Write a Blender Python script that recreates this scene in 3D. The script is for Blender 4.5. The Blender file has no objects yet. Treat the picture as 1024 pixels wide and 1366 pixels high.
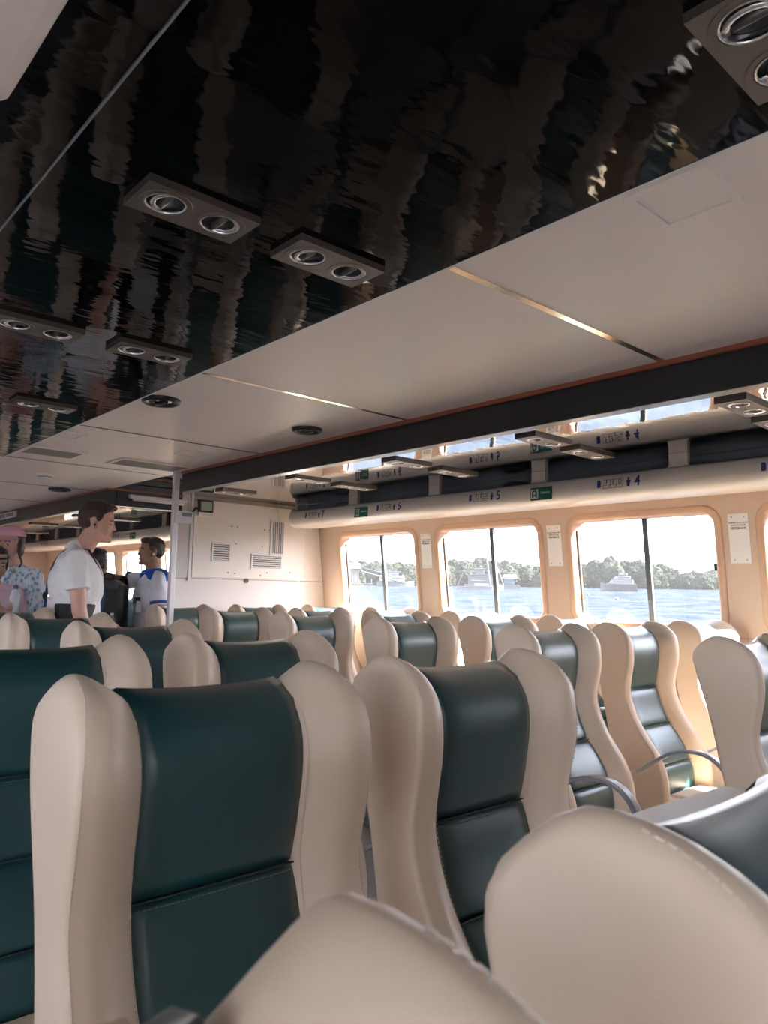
import bpy, bmesh, math, random
from mathutils import Vector, Matrix, noise
from math import sin, cos, pi, radians, sqrt
C = bpy.context.collection
SC = bpy.context.scene

# ------------------------------------------------------------------ camera
H = 1.34
YAW, PITCH, ROLL = 0.7291, 0.1063, 0.0183
fwd = Vector((-cos(YAW)*cos(PITCH), sin(YAW)*cos(PITCH), sin(PITCH)))
r0 = Vector((sin(YAW), cos(YAW), 0)); u0 = r0.cross(fwd)
rr = cos(ROLL)*r0 + sin(ROLL)*u0; uu = -sin(ROLL)*r0 + cos(ROLL)*u0
cam = bpy.data.cameras.new('camera'); camo = bpy.data.objects.new('camera', cam); C.objects.link(camo)
m3 = Matrix((rr, uu, -fwd)).transposed()
camo.matrix_world = Matrix.Translation((0, 0, H)) @ m3.to_4x4()
cam.sensor_fit = 'HORIZONTAL'; cam.sensor_width = 36; cam.lens = 990.3/1024*36
cam.clip_start = 0.02; cam.clip_end = 3000
cam.dof.use_dof = True; cam.dof.focus_distance = 2.6; cam.dof.aperture_fstop = 15
SC.camera = camo
# ------------------------------------------------------------------ light and exposure
SC.view_settings.view_transform = 'Standard'; SC.view_settings.look = 'None'
SC.view_settings.gamma = 1; SC.view_settings.use_curve_mapping = False
SC.view_settings.exposure = 1.03
SKY = 6.6
SUN = 55.0
w = bpy.data.worlds.new('sky'); SC.world = w; w.use_nodes = True
nt = w.node_tree; bg = nt.nodes['Background']
tc = nt.nodes.new('ShaderNodeTexCoord'); sep = nt.nodes.new('ShaderNodeSeparateXYZ')
ramp = nt.nodes.new('ShaderNodeValToRGB')
nt.links.new(tc.outputs['Generated'], sep.inputs[0]); nt.links.new(sep.outputs['Z'], ramp.inputs[0])
e = ramp.color_ramp.elements
e[0].position = 0.0; e[0].color = (0.84, 0.86, 0.95, 1)
e[1].position = 1.0; e[1].color = (0.45, 0.60, 0.95, 1)
x_ = ramp.color_ramp.elements.new(0.35); x_.color = (0.82, 0.85, 0.96, 1)
nt.links.new(ramp.outputs[0], bg.inputs[0]); bg.inputs[1].default_value = SKY
sun = bpy.data.lights.new('sun', 'SUN'); sun.energy = SUN; sun.angle = radians(0.6); sun.color = (1, 0.93, 0.82)
suno = bpy.data.objects.new('sun', sun); C.objects.link(suno)
suno.rotation_euler = Vector((1.4, 1.0, 1.33)).to_track_quat('Z', 'Y').to_euler()
SC.cycles.max_bounces = 12; SC.cycles.diffuse_bounces = 6; SC.cycles.glossy_bounces = 5
SC.cycles.transparent_max_bounces = 12; SC.cycles.use_denoising = True
SC.cycles.caustics_reflective = False; SC.cycles.caustics_refractive = False
SC.cycles.sample_clamp_indirect = 6

# ------------------------------------------------------------------ materials
def mat(name, col, rough=.5, metal=0, spec=.5, noise_amt=0, nscale=20, bump=0, bscale=80, coat=0,
        emit=0, alpha=1, bstretch=None, trans=0, sub=0):
    m = bpy.data.materials.new(name); m.use_nodes = True
    n = m.node_tree; b = n.nodes['Principled BSDF']
    b.inputs['Base Color'].default_value = (*col, 1); b.inputs['Roughness'].default_value = rough
    b.inputs['Metallic'].default_value = metal; b.inputs['Specular IOR Level'].default_value = spec
    b.inputs['Coat Weight'].default_value = coat; b.inputs['Coat Roughness'].default_value = .08
    b.inputs['Alpha'].default_value = alpha; b.inputs['Transmission Weight'].default_value = trans
    if sub: b.inputs['Subsurface Weight'].default_value = sub; b.inputs['Subsurface Scale'].default_value = .02
    if emit: b.inputs['Emission Color'].default_value = (*col, 1); b.inputs['Emission Strength'].default_value = emit
    t = n.nodes.new('ShaderNodeTexCoord')
    if noise_amt:
        nz = n.nodes.new('ShaderNodeTexNoise'); nz.inputs['Scale'].default_value = nscale; nz.inputs['Detail'].default_value = 4
        n.links.new(t.outputs['Object'], nz.inputs['Vector'])
        mx = n.nodes.new('ShaderNodeMixRGB'); mx.blend_type = 'MIX'
        mx.inputs[1].default_value = (*[c*(1-noise_amt) for c in col], 1); mx.inputs[2].default_value = (*[min(1, c*(1+noise_amt)) for c in col], 1)
        n.links.new(nz.outputs['Fac'], mx.inputs[0]); n.links.new(mx.outputs[0], b.inputs['Base Color'])
    if bump:
        nz = n.nodes.new('ShaderNodeTexNoise'); nz.inputs['Scale'].default_value = bscale; nz.inputs['Detail'].default_value = 3
        mp = n.nodes.new('ShaderNodeMapping')
        if bstretch: mp.inputs['Scale'].default_value = bstretch
        n.links.new(t.outputs['Object'], mp.inputs[0]); n.links.new(mp.outputs[0], nz.inputs['Vector'])
        bp = n.nodes.new('ShaderNodeBump'); bp.inputs['Strength'].default_value = 1; bp.inputs['Distance'].default_value = bump
        n.links.new(nz.outputs['Fac'], bp.inputs['Height']); n.links.new(bp.outputs[0], b.inputs['Normal'])
    return m
M = {}
M['cream'] = mat('beige_leather', (.74, .60, .47), .42, noise_amt=.05, nscale=6, bump=.00018, bscale=420, spec=.45)
M['teal'] = mat('dark_green_leather', (.008, .060, .066), .38, noise_amt=.15, nscale=5, bump=.00018, bscale=420, spec=.5, coat=.7)
M['teal'].node_tree.nodes['Principled BSDF'].inputs['Coat Roughness'].default_value = .36
M['stitch'] = mat('stitching', (.66, .60, .52), .6)
M['stitch2'] = mat('green_grey_thread', (.20, .24, .22), .6)
M['stitch_dark'] = mat('dark_seam', (.02, .04, .045), .6)
M['ceil'] = mat('cream_ceiling', (.88, .80, .73), .38, noise_amt=.03, nscale=2, spec=.4)
M['black'] = mat('black_gloss_ceiling', (.002, .0015, .002), .04, spec=.16, bump=.0030, bscale=4.0, bstretch=(2.2, .8, 1))
M['mirror'] = mat('mirror_ceiling', (.80, .79, .77), .02, metal=1, bump=.0006, bscale=6, bstretch=(2.5, .7, 1))
M['beam'] = mat('dark_beam', (.014, .016, .018), .28, noise_amt=.2, nscale=12, spec=.5)
M['wood'] = mat('red_wood_trim', (.32, .10, .05), .35, noise_amt=.2, nscale=15)
M['wall'] = mat('tan_wall_panel', (.53, .395, .305), .5, noise_amt=.04, nscale=3)
M['rim'] = mat('tan_window_moulding', (.52, .34, .235), .33, spec=.5)
M['bulk'] = mat('bulkhead_white', (.82, .77, .73), .45, noise_amt=.03, nscale=4)
M['board'] = mat('bulkhead_board', (.86, .81, .73), .4, noise_amt=.02, nscale=4)
M['binm'] = mat('bin_cream', (.83, .76, .68), .25, spec=.5)
M['binin'] = mat('bin_interior', (.46, .50, .58), .35, noise_amt=.25, nscale=6)
M['chrome'] = mat('chrome', (.8, .8, .8), .12, metal=1)
M['gold'] = mat('mirror_trim_strip', (.95, .82, .64), .16, metal=1, bump=.001, bscale=14)
M['lamp'] = mat('champagne_metal', (.15, .13, .11), .4, metal=.6)
M['lamp2'] = mat('lamp_bezel', (.30, .27, .24), .3, metal=.8)
M['dark'] = mat('black_plastic', (.012, .012, .014), .35)
M['white'] = mat('white_plastic', (.80, .80, .79), .4)
M['steel'] = mat('painted_post', (.74, .72, .72), .3, metal=.2)
M['bar'] = mat('window_bar', (.10, .11, .12), .35, metal=.5)
M['alu'] = mat('armrest_metal', (.33, .35, .40), .35, metal=.5)
M['floor'] = mat('vinyl_floor', (.50, .48, .49), .45, noise_amt=.25, nscale=30)
M['navy'] = mat('navy_print', (.02, .05, .22), .5)
M['ink'] = mat('black_print', (.03, .03, .03), .6)
M['signw'] = mat('white_sign', (.78, .76, .73), .45)
M['green'] = mat('green_sign', (.0, .12, .08), .4)
M['lcd'] = mat('lcd_screen', (.36, .46, .36), .3)
M['lcdg'] = mat('grey_lcd', (.18, .22, .24), .3)
M['slat'] = mat('grille_slat', (.66, .63, .58), .4)
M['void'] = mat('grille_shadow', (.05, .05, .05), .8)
M['gslat'] = mat('grey_slat', (.30, .29, .27), .5)
M['wire'] = mat('wire_white', (.7, .68, .62), .5)
def glass(name, haze):
    m = bpy.data.materials.new(name); m.use_nodes = True; n = m.node_tree; n.nodes.clear()
    o = n.nodes.new('ShaderNodeOutputMaterial'); tr = n.nodes.new('ShaderNodeBsdfTransparent'); tr.inputs[0].default_value = (.93, .95, .97, 1)
    gl = n.nodes.new('ShaderNodeBsdfGlossy'); gl.inputs['Roughness'].default_value = .02
    fr = n.nodes.new('ShaderNodeFresnel'); fr.inputs[0].default_value = 1.3
    tl = n.nodes.new('ShaderNodeBsdfTranslucent'); tl.inputs[0].default_value = (.93, .95, 1, 1)
    nz = n.nodes.new('ShaderNodeTexNoise'); nz.inputs['Scale'].default_value = 6; nz.inputs['Detail'].default_value = 5
    t = n.nodes.new('ShaderNodeTexCoord'); n.links.new(t.outputs['Object'], nz.inputs['Vector'])
    mr = n.nodes.new('ShaderNodeMapRange'); mr.inputs[3].default_value = haze*.7; mr.inputs[4].default_value = haze*1.3
    n.links.new(nz.outputs['Fac'], mr.inputs[0])
    m1 = n.nodes.new('ShaderNodeMixShader'); m2 = n.nodes.new('ShaderNodeMixShader')
    n.links.new(mr.outputs[0], m1.inputs[0]); n.links.new(tr.outputs[0], m1.inputs[1]); n.links.new(tl.outputs[0], m1.inputs[2])
    n.links.new(fr.outputs[0], m2.inputs[0]); n.links.new(m1.outputs[0], m2.inputs[1]); n.links.new(gl.outputs[0], m2.inputs[2])
    n.links.new(m2.outputs[0], o.inputs[0]); return m
M['glass'] = glass('haze_veil_glass', .016)  # translucent white in the pane stands in for outdoor haze, besides dirt on it
# sea
def sea_mat():
    m = mat('sea_water', (.16, .34, .52), 1.0, spec=0); n = m.node_tree; b = n.nodes['Principled BSDF']
    t = n.nodes.new('ShaderNodeTexCoord'); mp = n.nodes.new('ShaderNodeMapping'); mp.inputs['Scale'].default_value = (1, 1, 1)
    n.links.new(t.outputs['Object'], mp.inputs[0])
    a = n.nodes.new('ShaderNodeTexNoise'); a.inputs['Scale'].default_value = .22; a.inputs['Detail'].default_value = 9; a.inputs['Roughness'].default_value = .82
    n.links.new(mp.outputs[0], a.inputs['Vector'])
    cr = n.nodes.new('ShaderNodeValToRGB'); cr.color_ramp.elements[0].position = .40; cr.color_ramp.elements[0].color = (.004, .009, .016, 1)
    cr.color_ramp.elements[1].position = .60; cr.color_ramp.elements[1].color = (.026, .032, .042, 1)
    n.links.new(a.outputs['Fac'], cr.inputs[0]); n.links.new(cr.outputs[0], b.inputs['Base Color'])
    bp = n.nodes.new('ShaderNodeBump'); bp.inputs['Distance'].default_value = 0
    return m
M['sea'] = sea_mat()

# ------------------------------------------------------------------ helpers
def obj(name, bm, m, parent=None, smooth=False, loc=None):
    me = bpy.data.meshes.new(name)
    if isinstance(bm, bmesh.types.BMesh):
        bmesh.ops.recalc_face_normals(bm, faces=bm.faces); bm.to_mesh(me); bm.free()
    else:
        me.from_pydata(bm[0], [], bm[1]); me.update()
    ms = m if isinstance(m, (list, tuple)) else [m]
    for x in ms: me.materials.append(x)
    if smooth:
        for p in me.polygons: p.use_smooth = True
    o = bpy.data.objects.new(name, me); C.objects.link(o)
    if loc: o.location = loc
    if parent: o.parent = parent
    return o
def thing(name, label, cat, loc=(0, 0, 0), rotz=0, group=None):
    o = bpy.data.objects.new(name, None); C.objects.link(o); o.empty_display_size = .1
    o.location = loc; o.rotation_euler = (0, 0, rotz); o['label'] = label; o['category'] = cat
    if group: o['group'] = group
    return o
def tag(o, label, cat, group=None, kind=None):
    o['label'] = label; o['category'] = cat
    if group: o['group'] = group
    if kind: o['kind'] = kind
    return o
def struct(o): o['kind'] = 'structure'; return o
def box(bm, x0, x1, y0, y1, z0, z1, bev=0, mi=0):
    vs = [bm.verts.new(p) for p in ((x0,y0,z0),(x1,y0,z0),(x1,y1,z0),(x0,y1,z0),(x0,y0,z1),(x1,y0,z1),(x1,y1,z1),(x0,y1,z1))]
    fs = [bm.faces.new([vs[i] for i in q]) for q in ((0,3,2,1),(4,5,6,7),(0,1,5,4),(1,2,6,5),(2,3,7,6),(3,0,4,7))]
    for f in fs: f.material_index = mi
    if bev:
        es = list({e for f in fs for e in f.edges})
        bmesh.ops.bevel(bm, geom=es, offset=bev, segments=2, affect='EDGES', profile=.5)
def B(x0, x1, y0, y1, z0, z1, bev=0):
    bm = bmesh.new(); box(bm, min(x0,x1), max(x0,x1), min(y0,y1), max(y0,y1), min(z0,z1), max(z0,z1), bev); return bm
def tube(bm, pts, r, n=8, closed_ends=True, flat=None):
    pts = [Vector(p) for p in pts]; rings = []
    N = len(pts); rs = r if isinstance(r, (list, tuple)) else [r]*N
    up = None
    for i, p in enumerate(pts):
        t = (pts[min(i+1, N-1)] - pts[max(i-1, 0)]).normalized()
        if up is None: up = Vector((0, 0, 1)) if abs(t.z) < .9 else Vector((1, 0, 0))
        a = t.cross(up).normalized(); b = a.cross(t).normalized(); up = b
        ring = []
        for k in range(n):
            q = 2*pi*k/n
            ring.append(bm.verts.new(p + a*cos(q)*rs[i]*(flat[0] if flat else 1) + b*sin(q)*rs[i]*(flat[1] if flat else 1)))
        rings.append(ring)
    for i in range(N-1):
        for k in range(n):
            bm.faces.new((rings[i][k], rings[i][(k+1) % n], rings[i+1][(k+1) % n], rings[i+1][k]))
    if closed_ends: bm.faces.new(rings[0][::-1]); bm.faces.new(rings[-1])
def disc_ring(bm, cx, cy, prof, n=28, ax=1.0, ay=1.0):
    """lathe around z: prof = [(r,z)]"""
    rings = [[bm.verts.new((cx+ax*r*cos(2*pi*k/n), cy+ay*r*sin(2*pi*k/n), z)) for k in range(n)] for r, z in prof]
    for i in range(len(prof)-1):
        for k in range(n): bm.faces.new((rings[i][k], rings[i][(k+1) % n], rings[i+1][(k+1) % n], rings[i+1][k]))
    return rings
def lathe(bm, prof, cx=0, cy=0, n=20):
    r = disc_ring(bm, cx, cy, prof, n); bm.faces.new(r[0][::-1]); bm.faces.new(r[-1])
def interp(tab, z):
    if z <= tab[0][0]: return tab[0][1]
    for (a, va), (b, vb) in zip(tab, tab[1:]):
        if z <= b:
            t = (z-a)/(b-a); return va+(vb-va)*t
    return tab[-1][1]
def smooth_tab(tab, it=2):
    # Catmull-Rom resample of a table to a dense one
    out = []; n = len(tab)
    for i in range(n-1):
        p0, p1, p2, p3 = tab[max(i-1, 0)], tab[i], tab[i+1], tab[min(i+2, n-1)]
        for k in range(8):
            t = k/8; z = p1[0]+(p2[0]-p1[0])*t
            m1 = (p2[1]-p0[1])/max(1e-6, p2[0]-p0[0])*(p2[0]-p1[0]); m2 = (p3[1]-p1[1])/max(1e-6, p3[0]-p1[0])*(p2[0]-p1[0])
            h = p1[1]*(2*t**3-3*t*t+1)+m1*(t**3-2*t*t+t)+p2[1]*(-2*t**3+3*t*t)+m2*(t**3-t*t)
            out.append((z, h))
    out.append(tab[-1]); return out
def text(s, size, m, parent, mw, name='lettering', align='CENTER', extr=.0004, xs=1):
    cu = bpy.data.curves.new('t', 'FONT'); cu.body = s; cu.size = size; cu.align_x = align; cu.align_y = 'CENTER'; cu.extrude = extr
    cu.resolution_u = 3; cu.offset = size*.014
    o = bpy.data.objects.new('t', cu); C.objects.link(o)
    bpy.context.view_layer.update()
    me = bpy.data.meshes.new_from_object(o.evaluated_get(bpy.context.evaluated_depsgraph_get()))
    bpy.data.objects.remove(o)
    me.transform(mw @ Matrix.Diagonal((xs, 1, 1, 1)))
    me.materials.clear(); me.materials.append(m); me.name = name
    t = bpy.data.objects.new(name, me); C.objects.link(t); t.parent = parent; return t

# ------------------------------------------------------------------ cabin shell
XF, XB = -14.2, 3.4            # forward end, aft end
YC = -.2
def Yw(z): return 4.5-.12*(z-1.5)
ZC, ZS = 2.10, 2.15
struct(obj('floor', B(XF, XB, -5.1, 4.75, -.06, 0), M['floor']))
# starboard / port walls with rounded window openings
WZ0, WZ1, PZ0, PZ1 = 1.165, 1.845, 1.10, 1.93
HW = .5; PITCHW = 1.3
CEN = [-5.11+PITCHW*i for i in range(-6, 7) if abs(i+1) > .5 or True]
CEN = [c for c in CEN if not (-6.6 < c < -5.8)]
def rrect(cx, hw, z0, z1, r, n=7):
    pts = []
    for (ox, oz, a0) in ((cx+hw-r, z1-r, 0), (cx-hw+r, z1-r, 90), (cx-hw+r, z0+r, 180), (cx+hw-r, z0+r, 270)):
        for k in range(n+1):
            a = radians(a0+90*k/n); pts.append((ox+r*cos(a), oz+r*sin(a)))
    return pts
def project_rect(p, cx, hw, z0, z1):
    zc = (z0+z1)/2; hz = (z1-z0)/2; dx, dz = p[0]-cx, p[1]-zc
    s = min(hw/abs(dx) if abs(dx) > 1e-9 else 1e9, hz/abs(dz) if abs(dz) > 1e-9 else 1e9)
    return (cx+dx*s, zc+dz*s)
def WP(side):
    if side > 0: return lambda x, z, d: (x, Yw(z)+d, z)
    return lambda x, z, d: (x, 2*YC-Yw(z)-d, z)
def build_wall(side, cens, name, wi0):
    P = WP(side); bm = bmesh.new()
    xs0 = cens[0]-.65; hwb = .65
    for c in cens:
        inner = rrect(c, HW+.035, WZ0-.035, WZ1+.035, .12)
        outer = [project_rect(p, c, hwb, PZ0, PZ1+.22) for p in inner]
        n = len(inner)
        vi = [bm.verts.new(P(x, z, 0)) for x, z in inner]; vo = [bm.verts.new(P(x, z, 0)) for x, z in outer]
        vb = [bm.verts.new(P(x, z, .09)) for x, z in inner]
        vob = [bm.verts.new(P(x, z, .09)) for x, z in outer]
        for k in range(n):
            j = (k+1) % n
            bm.faces.new((vo[k], vo[j], vi[j], vi[k])); bm.faces.new((vi[k], vi[j], vb[j], vb[k])); bm.faces.new((vb[k], vb[j], vob[j], vob[k]))
        for cxr, czr in ((c-hwb, PZ0), (c+hwb, PZ0), (c-hwb, PZ1+.22), (c+hwb, PZ1+.22)):   # fill the bay corners
            near = sorted(range(n), key=lambda k: (outer[k][0]-cxr)**2+(outer[k][1]-czr)**2)
            cand = [k for k in range(n) if (outer[k][0]-cxr)**2+(outer[k][1]-czr)**2 < .5]
            for k in range(n):
                j = (k+1) % n
                a, b = outer[k], outer[j]
                if abs(a[0]-b[0]) > 1e-4 and abs(a[1]-b[1]) > 1e-4 and min(abs(a[0]-cxr), abs(b[0]-cxr)) < 1e-4 and min(abs(a[1]-czr), abs(b[1]-czr)) < 1e-4:
                    for dd, L in ((0, vo), (.09, vob)):
                        bm.faces.new((L[k], bm.verts.new(P(cxr, czr, dd)), L[j]))
    def quad(x0, x1, z0, z1):
        for d in (0, .09): bm.faces.new([bm.verts.new(P(x, z, d)) for x, z in ((x0, z0), (x1, z0), (x1, z1), (x0, z1))])
    quad(XF, XB, 0, PZ0)
    # gaps between bays
    edges = sorted(cens); x = XF
    for c in edges:
        if c-hwb-x > 1e-3: quad(x, c-hwb, PZ0, PZ1+.22)
        x = c+hwb
    if XB-x > 1e-3: quad(x, XB, PZ0, PZ1+.22)
    bmesh.ops.remove_doubles(bm, verts=bm.verts, dist=.0005)
    w_ = struct(obj(name, bm, M['wall']))
    # panel joints
    j = bmesh.new()
    for k, c in enumerate(cens):
        for (x0, x1, z0, z1) in ((c+.65-.0015, c+.65+.0015, 0, 1.13) , (c-.35-.001, c-.35+.001, 1.93, 1.97)):
            vs = [bm2 for bm2 in (j.verts.new(P(x0, z0, -.0012)), j.verts.new(P(x1, z0, -.0012)), j.verts.new(P(x1, z1, -.0012)), j.verts.new(P(x0, z1, -.0012)))]
            j.faces.new(vs)
    vs = [j.verts.new(P(x, z, -.0012)) for x, z in ((XF, 1.098), (XB, 1.098), (XB, 1.102), (XF, 1.102))]; j.faces.new(vs)
    obj('panel_joint', j, mat_joint, w_)
    for i, c in enumerate(cens):
        wo = bpy.data.objects.new('window_%d' % (wi0+i), None); C.objects.link(wo); wo['kind'] = 'structure'
        # moulding ring (rounded, proud)
        bm = bmesh.new(); N = 9
        prof = [(.054, 0), (.052, -.007), (.040, -.012), (.018, -.012), (.006, -.006), (0, .012), (0, .085)]
        loops = []
        for off, d in prof:
            loops.append([bm.verts.new(P(x, z, d)) for x, z in rrect(c, HW+off, WZ0-off, WZ1+off, .07+off*.9, N)])
        for a, b in zip(loops, loops[1:]):
            for k in range(len(a)): bm.faces.new((a[k], a[(k+1) % len(a)], b[(k+1) % len(a)], b[k]))
        obj('window_frame', bm, M['rim'], wo, smooth=True)
        bm = bmesh.new()
        for dd in (.070,):
            bm.faces.new([bm.verts.new(P(x, z, dd)) for x, z in rrect(c, HW, WZ0, WZ1, .07, N)])
        obj('pane', bm, M['glass'], wo)
        bm = bmesh.new()
        def bar(xa, xb, za, zb, d0, d1):
            vs = [bm.verts.new(P(x, z, d)) for d in (d0, d1) for x, z in ((xa, za), (xb, za), (xb, zb), (xa, zb))]
            for q in ((0,1,2,3), (7,6,5,4), (0,4,5,1), (1,5,6,2), (2,6,7,3), (3,7,4,0)): bm.faces.new([vs[t] for t in q])
        bar(c+.012, c+.048, WZ0, WZ1, .045, .068)
        obj('mullion', bm, M['bar'], wo)
        bm = bmesh.new()
        def bar(xa, xb, za, zb, d0, d1, bm=bm):
            vs = [bm.verts.new(P(x, z, d)) for d in (d0, d1) for x, z in ((xa, za), (xb, za), (xb, zb), (xa, zb))]
            for q in ((0,1,2,3), (7,6,5,4), (0,4,5,1), (1,5,6,2), (2,6,7,3), (3,7,4,0)): bm.faces.new([vs[t] for t in q])
        bar(c-HW+.0, c-HW+.014, WZ0+.05, WZ1-.05, .055, .068)
        obj('track_seal', bm, M['bar'], wo)
        bm = bmesh.new()
        bar(c+HW-.030, c+HW-.005, 1.50, 1.545, .03, .066, bm)
        obj('window_latch', bm, M['dark'], wo)
mat_joint = mat('joint_line', (.30, .22, .16), .7)
cs = [-5.11+1.3*i for i in range(-6, 7)]
cs_st = [c for c in cs if c > -13.6 and c < 3.0 and abs(c+6.41) > .1]
build_wall(1, [c for c in cs_st if c < 1.0], 'wall_right', 1)  # unseen aft windows left out to keep glare off the near seat panels
build_wall(-1, [c for c in cs_st], 'wall_left', 20)
bm = bmesh.new(); box(bm, XF-.08, XF, -5.1, 4.75, 0, 2.3); struct(obj('wall_front', bm, M['wall']))
# aft end, unseen: glazed doors added for daylight, solid half against seat glare
bm = bmesh.new()
for y0, y1 in ((-5.1, -3.4), (-.35, 4.75)): box(bm, XB, XB+.08, y0, y1, 0, 2.3)
box(bm, XB, XB+.08, -3.4, -.35, 2.0, 2.3)
struct(obj('wall_back', bm, M['wall']))
for i, (y0, y1) in enumerate(((-3.4, -1.9), (-1.9, -.35))):
    d = bpy.data.objects.new('door_%d' % (i+1), None); C.objects.link(d); d['kind'] = 'structure'
    bm = bmesh.new()
    for a in ((y0, y0+.06, 0, 2), (y1-.06, y1, 0, 2), (y0, y1, 0, .1), (y0, y1, 1.92, 2)): box(bm, XB+.01, XB+.06, *a)
    obj('door_frame', bm, M['steel'], d)
    obj('pane', B(XB+.03, XB+.036, y0+.06, y1-.06, .1, 1.92), M['glass'], d)

# ------------------------------------------------------------------ ceiling
ceil_root = struct(bpy.data.objects.new('ceiling', None)); C.objects.link(ceil_root)
obj('roof_deck', B(XF, XB, -5.1, 4.75, 2.26, 2.32), M['white'], ceil_root)
E1, EB = 1.2, 2.24
def mir(y): return 2*YC-y
seams = [-1.15-1.2*k for k in range(-3, 11)]
for sgn in (1, -1):
    f = (lambda y: y) if sgn > 0 else mir
    xs = sorted([XB]+[s for s in seams if s < XB]+[XF])
    for a, b in zip(xs, xs[1:]):
        inner = E1 if b > -4.7 else YC
        obj('cream_panel', B(a+.006, b-.006, f(inner), f(EB), ZC, ZC+.02), M['ceil'], ceil_root)
    for s in seams:
        if XF < s < XB:
            wd = .011 if s > -3 else .004
            obj('seam_strip', B(s-wd, s+wd, f(E1 if s > -4.7 else YC), f(EB), ZC-.002, ZC+.01), M['gold'] if s > -3 else M['beam'], ceil_root)
    # side bay mirror ceiling + drop between the levels
    obj('mirror_panel', B(XF, XB, f(EB+.005), f(4.45), ZS, ZS+.02), M['mirror'], ceil_root)
    obj('step_strip', B(XF, XB, f(EB), f(EB+.004), ZC, ZS+.02), M['ceil'], ceil_root)
    # black gloss centre panels with a slightly bowed edge
for (ya, yb) in ((.39, E1), (YC+.0, .384), (2*YC-.384, YC-.004), (2*YC-E1, 2*YC-.39)):
    xs = [-4.72+.2*k for k in range(0, 41)]
    vs = []; fs = []
    for z in (ZC-.012, ZC+.0):
        for x in xs: vs += [(x, ya, z), (x, yb, z)]
    n = len(xs)
    for L in (0, 1):
        o = L*2*n
        for k in range(n-1): fs.append((o+2*k, o+2*k+1, o+2*k+3, o+2*k+2))
    for k in range(n-1):
        fs.append((2*k+1, 2*k+3, 2*n+2*k+3, 2*n+2*k+1)); fs.append((2*k, 2*k+2, 2*n+2*k+2, 2*n+2*k))
    fs.append((0, 1, 2*n+1, 2*n)); fs.append((2*n-2, 2*n-1, 4*n-1, 4*n-2))
    obj('black_panel', (vs, fs), M['black'], ceil_root)
obj('edge_strip', B(-4.72, 3.28, E1, E1+.004, ZC-.014, ZC), M['white'], ceil_root)
obj('seam_bead', B(-4.72, 3.28, .385, .3885, ZC-.0145, ZC), M['alu'], ceil_root)
for s in seams:
    if s > -4.6: pass
# central duct cover (upper left corner of the picture)
t = thing('duct_cover', 'pale beige rounded duct cover with teal end plate under the black ceiling', 'ceiling panel', (0, 0, 0))
bm = B(-1.14, 3.2, -.65, .262, ZC-.075, ZC-.012, .028); obj('cover', bm, M['ceil'], t, smooth=False)
obj('end_plate', B(-1.165, -1.141, -.62, .225, ZC-.068, ZC-.013, .01), mat('teal_plate', (.03, .22, .24), .3), t)

# beams
def beam(name, pts_box, wood_box, n):
    t = struct(bpy.data.objects.new('trim_%d' % n, None)); C.objects.link(t)
    obj('beam_face', pts_box, M['beam'], t); obj('wood_strip', wood_box, M['wood'], t); return t
beam('b', B(-4.52, XB, 2.24, 2.30, 1.968, ZS, .004), B(-4.5, XB, 2.225, 2.243, ZC-.016, ZC+.002), 1)
beam('b', B(-14.1, -5.70, 2.22, 2.28, 1.968, ZS, .004), B(-14.1, -5.68, 2.205, 2.223, ZC-.012, ZC+.002), 2)
beam('b', B(-5.76, -5.70, 2.285, 2.84, 1.968, ZS, .004), B(-5.70, -5.685, 2.20, 2.84, ZC-.012, ZC+.002), 3)
beam('b', B(XF, XB, mir(2.30), mir(2.24), 1.968, ZS, .004), B(XF, XB, mir(2.243), mir(2.225), ZC-.016, ZC+.002), 4)
t = thing('beam_outlet', 'small white outlet plate on the dark beam above the pink cap', 'vent', (0, 0, 0))
obj('plate', B(-8.70, -8.05, 2.203, 2.218, 2.02, 2.085, .003), M['white'], t)
bm = bmesh.new()
for a in (-8.64, -8.36): box(bm, a, a+.22, 2.199, 2.204, 2.035, 2.07)
obj('slot', bm, M['gslat'], t)
t = thing('tube_light', 'white tube light on the dark cross beam left of the white post', 'lamp', (0, 0, 0))
obj('housing', B(-5.695, -5.64, 2.37, 2.86, 2.032, 2.062, .006), M['white'], t)
bm = bmesh.new(); tube(bm, [(-5.66, 2.40, 2.027), (-5.66, 2.83, 2.027)], .013, 10); obj('tube', bm, M['signw'], t, smooth=True)
# post
t = struct(bpy.data.objects.new('trim_5', None)); C.objects.link(t)
obj('post', B(-4.53, -4.49, 2.180, 2.214, 0, ZC, .004), M['steel'], t)
t = thing('thermostat', 'white square thermostat fixed on the white post', 'thermostat', (0, 0, 0))
obj('case', B(-4.488, -4.468, 2.190, 2.312, 1.756, 1.838, .004), M['white'], t)
obj('screen', B(-4.4685, -4.4665, 2.228, 2.298, 1.802, 1.826), M['lcdg'], t)

# bulkhead
XBK = -5.95
bk = struct(bpy.data.objects.new('wall_bulkhead', None)); C.objects.link(bk); bk.name = 'wall_front.001'
vs = []
for x in (XBK-.05, XBK):
    vs += [(x, 2.92, 0), (x, Yw(0), 0), (x, Yw(2.2), 2.2), (x, 2.92, 2.2)]
obj('bulkhead', (vs, [(0,3,2,1), (4,5,6,7), (0,1,5,4), (1,2,6,5), (2,3,7,6), (3,0,4,7)]), M['bulk'], bk)
obj('board', B(XBK, XBK+.018, 3.075, 4.27, 1.43, 2.115, .004), M['board'], bk)
obj('soffit_strip', B(XBK, XBK+.03, 3.06, 4.4, 2.118, ZS-.002), mat('taupe_strip', (.36, .31, .26), .4), bk)
obj('edge_post', B(XBK, XBK+.03, 3.035, 3.062, 1.40, ZS), M['white'], bk)
obj('edge_gasket', B(XBK, XBK+.015, 3.062, 3.072, 1.43, ZS), M['dark'], bk)
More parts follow.
